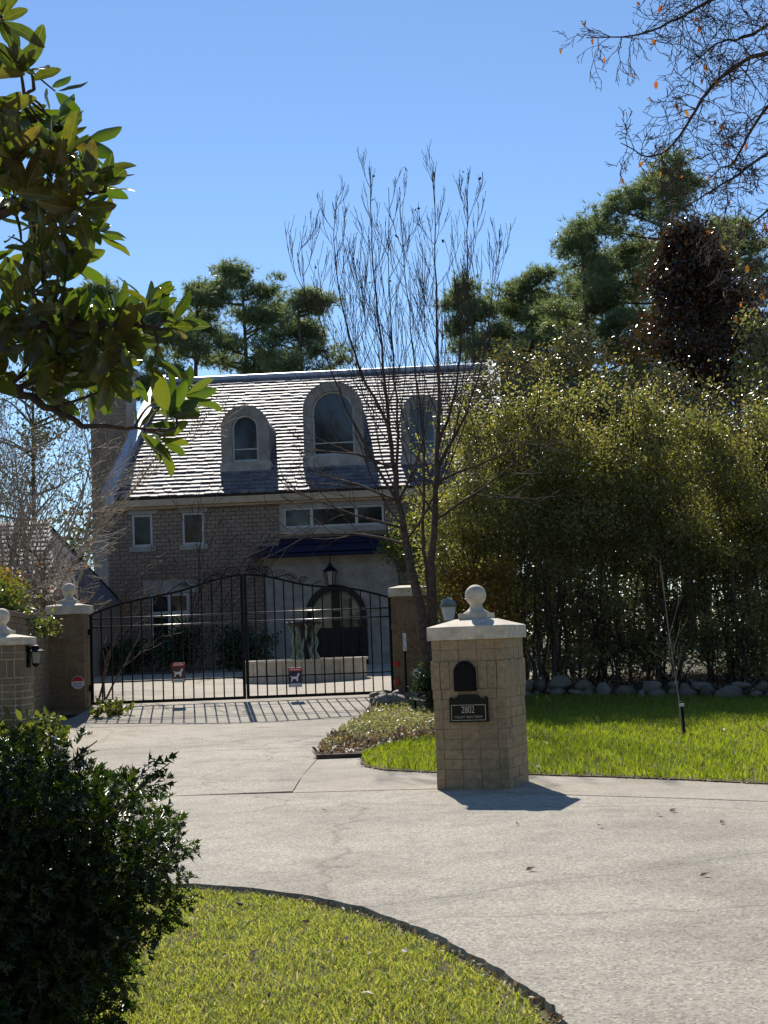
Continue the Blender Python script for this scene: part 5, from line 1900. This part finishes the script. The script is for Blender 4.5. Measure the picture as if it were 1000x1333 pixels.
def pine(label, x, y, top, spread, crown0, nb, seed):
    random.seed(seed)
    base = (x, y, .88)
    t = tree('pine_tree', label, base, group='tall pines behind the house')
    tr = MB()
    lean = random.uniform(-.5, .5)
    P = smooth_path([(x, y, .7), (x + lean * .3, y, top * .4), (x + lean * .5, y, top * .75), (x + lean, y, top - .3)])
    tr.tube(P, np.linspace(.26, .05, len(P)), 8)
    tr.build('trunk', 'bark_pine', t, base, smooth=True)
    lb = MB()
    C = []
    for i in range(nb):
        f = (i + random.random() * .9) / nb
        z = crown0 + (top - crown0) * f
        ax = x + lean * z / top
        a = random.uniform(0, 6.28)
        ln = spread * (1.05 - .75 * f ** 1.6) * random.uniform(.55, 1.15)
        el = random.uniform(.05, .45) + .3 * f
        e = np.array([ax + math.cos(a) * ln, y + math.sin(a) * ln, z + el * ln * .7])
        s = np.array([ax, y, z])
        mdl = (s + e) / 2 + np.array([0, 0, random.uniform(-.25, .1)])
        lb.tube(smooth_path([tuple(s), tuple(mdl), tuple(e)], 3), np.linspace(.085, .022, 7), 4, cap=False)
        for fr in (.55, .78, 1.0):
            q = s + (e - s) * fr
            for _ in range(2):
                C.append(q + RNG.normal(size=3) * np.array([.38, .38, .18]) * (.6 + .5 * fr))
    for _ in range(5):
        C.append(np.array([x + lean, y, top - .2]) + RNG.normal(size=3) * np.array([.35, .35, .3]))
    lb.build('limbs', 'bark_pine', t, base)
    P = clump_points(C, 28, .58, .6)
    n = len(P)
    d = rand_dirs(n)
    d[:, 2] += .55
    V, F = scatter(P, d, rand_dirs(n), RNG.uniform(.3, .52, n), TUFT)
    o = link('crown', mesh_np('crown', V - np.array(base), F), 'pine_needle', t)
    o['kind'] = 'stuff'


for lb, x, y, top, spr_, c0, nb, sd_ in [
        ('pine behind the magnolia branch, left of the roof', -11.8, 62, 17.6, 2.2, 11.5, 18, 1),
        ('left pine of the group above the first dormer', -8.3, 62, 17.4, 2.3, 12.0, 20, 2),
        ('tallest pine of the group above the first dormer', -5.9, 64, 18.6, 2.4, 12.5, 22, 3),
        ('right pine of the group, beside the bare tree crown', -3.2, 61, 16.4, 2.3, 11.5, 18, 4),
        ('pine seen through the right part of the bare tree', 4.3, 64, 17.2, 3.1, 10.5, 28, 5),
        ('broad pine just right of the bare tree', 6.9, 66, 18.2, 3.4, 10.0, 34, 6),
        ('slim dark pine between the bare tree and the tallest pine', 9.1, 60, 18.9, 2.8, 9.0, 38, 7),
        ('tallest pine, rising above the russet evergreen', 12.4, 59, 20.8, 3.7, 11.5, 42, 8),
        ('pine half hidden behind the russet evergreen at right', 16.0, 63, 19.6, 3.6, 11.0, 40, 9),
        ('lower pine behind the hedge right of the roof', 10.6, 66, 18.4, 3.3, 9.5, 34, 10),
        ('pine behind the russet evergreen, right of the tallest pine', 14.3, 67, 19.8, 3.4, 10.5, 38, 13),
        ('lower pine filling the gap left of the tallest pine', 7.9, 68, 17.4, 3.2, 9.0, 30, 12)]:
    k_ = 1.25
    pine(lb, x * k_, y * k_, 1.45 + (top - 1.45) * k_, spr_ * k_, 1.45 + (c0 - 1.45) * k_, nb, sd_)
random.seed(21)

# far wood as one mass behind everything
cs = []
for _ in range(420):
    x = random.uniform(-60, 60)
    cs.append((x, random.uniform(85, 100), random.uniform(1.5, 11.0 + 2 * math.sin(x * .3))))
P = clump_points(cs, 80, 1.6)
o = foliage('distant_wood', 'far_leaf', None, P, .45, LEAF4)
tag(o, 'distant wood closing the view behind the house', 'wood')

cs = []
for _ in range(900):
    x = random.uniform(-75, 75)
    cs.append((x, random.uniform(-33, -24), random.uniform(1, 23 + 4 * math.sin(x * .21))))
P = clump_points(cs, 70, 2.2)
o = foliage('street_side_wood', 'far_leaf', None, P, .7, LEAF4)
tag(o, 'wood across the street, mirrored in the house windows', 'wood')

# bare shrubs and small plants on the left
def bare_shrub(label, base, h, n, mat, depth=2, spread=.8, d0=.5, rad=.02, minr=.006):
    t = thing('bare_shrub', label, 'shrub', base)
    mb = MB()
    tips = []
    for i in range(n):
        a = random.uniform(0, 6.28)
        grow(mb, (base[0] + .15 * math.cos(a), base[1] + .15 * math.sin(a), base[2] - .05), (math.cos(a) * d0, math.sin(a) * d0, 1), h * random.uniform(.7, 1.0), rad, depth, up=.04, wob=.22, kids=(4, 6), ratio=.5, spread=spread, tips=tips, minr=minr, nseg=6)
    o = mb.build('stems', mat, t, base, smooth=True)
    return t, tips


t1, tp = bare_shrub('pale leafless twiggy shrub left of the house corner', (-10.1, 34.5, g_h(34.5)), 6.0, 15, 'bark_tan', 3, .7, .55, .05, .006)
t5, tp5 = bare_shrub('tall pale leafless tree in front of the chimney', (-10.4, 39.0, g_h(39)), 8.2, 9, 'bark_tan', 3, .6, .35, .07, .007)
t2, tp2 = bare_shrub('leafless shrub with orange leaves at the far left edge', (-8.6, 30.5, g_h(30.5)), 4.2, 10, 'bark_tan', 3, .75, .5, .03, .005)
pp = np.array([q[0] for q in tp2 if q[0][2] < 3.6])
foliage('last_leaves', 'orange_leaf', t2, pp[RNG.choice(len(pp), 160)] + RNG.normal(size=(160, 3)) * .08, .1, LEAF6, .5, 0)
t3, tp3 = bare_shrub('dark slender leafless shrub standing behind the ball topped gate pillar', (-6.35, 31.0, g_h(31)), 3.6, 8, 'bark_brown', 2, .55, .28, .025, .006)
t4, tp4 = bare_shrub('thin leafless sapling in front of the house wall', (-6.1, 44.5, g_h(44.5)), 5.4, 3, 'bark_dark', 2, .5, .12, .03, .008)
shrub('leafy_shrub', 'bright green leafy shrub behind the street pillar', (-6.75, 25.6, g_h(25.6)), .7, .6, 1.6, 3.1, 22, 160, .10, 'bright_leaf', None, 6, .25, bark='bark_brown')
shrub('leafy_shrub', 'dark glossy shrub between the street pillar and the gate pillar', (-7.0, 24.6, g_h(24.6)), .9, .8, 1.0, 2.5, 26, 190, .085, 'camellia', None, 6, .25)
shrub('nandina_shrub', 'orange leaved shrub at the far left edge above the street pillar', (-7.6, 27.0, g_h(27)), .7, .6, 1.8, 3.2, 14, 130, .09, 'yellow_leaf', None, 5, .28)
# clipped shrubs in front of the house
for (x, y, r, h, lb) in [(-6.6, 45.3, .9, 1.5, 'dark clipped shrub below the lower house window'), (-8.6, 45.6, .9, 1.1, 'dark clipped shrub at the left house corner'), (-4.7, 45.0, 1.0, 1.7, 'dark clipped shrub behind the middle of the gate'), (-10.3, 45.6, .9, 1.0, 'dark clipped shrub left of the house corner')]:
    shrub('clipped_shrub', lb, (x, y, g_h(y)), r, .7, g_h(y) + .1, g_h(y) + h, 20, 150, .12, 'camellia', 'clipped shrubs along the house', 4, .35)
shrub('entry_shrub', 'light green shrub beside the entry canopy', (1.05, 44.5, g_h(44.5)), .9, .7, 3.4, 5.4, 16, 130, .13, 'bright_leaf', None, 5, .4)

# staked sapling on the far lawn
sl = thing('sapling', 'thin leafless sapling with dark stake on the far lawn', 'sapling', (3.86, 19.1, g_h(19.1)))
mb = MB()
tp = []
mb.tube(smooth_path([(3.86, 19.1, .0), (3.83, 19.1, .6), (3.74, 19.1, 1.5), (3.70, 19.1, 2.35)]), np.linspace(.012, .004, 13), 5)
for z, dx_ in [(.75, .3), (.85, -.25), (1.1, .35), (1.9, -.2), (1.4, .25)]:
    grow(mb, (3.82 - z * .05, 19.1, z), (dx_, 0, 1), .55, .005, 1, up=.05, wob=.2, kids=(1, 2), minr=.003)
mb.build('stem', 'bark_tan', sl, (3.86, 19.1, g_h(19.1)))
MB().tube([(.02, .03, -.02), (.0, .03, .48)], .028, 6).build('stake', 'black_metal', sl)
MB().lathe([(.035, .42), (.035, .46)], 8).build('tie', 'white_paint', sl)

# low plants at the foot of the left pillars
for (x, y, lb) in [(-5.35, 19.6, 'broad leaved low plant at the foot of the street pillar'), (-5.0, 20.6, 'broad leaved low plant right of the street pillar'), (-5.3, 27.0, 'small leafy plant at the foot of the ball topped gate pillar')]:
    shrub('low_plant', lb, (x, y, g_h(y)), .5, .4, .15, .55, 10, 40, .16, 'bright_leaf', None, 4, .18, cat='plant', tmpl=LEAF6)
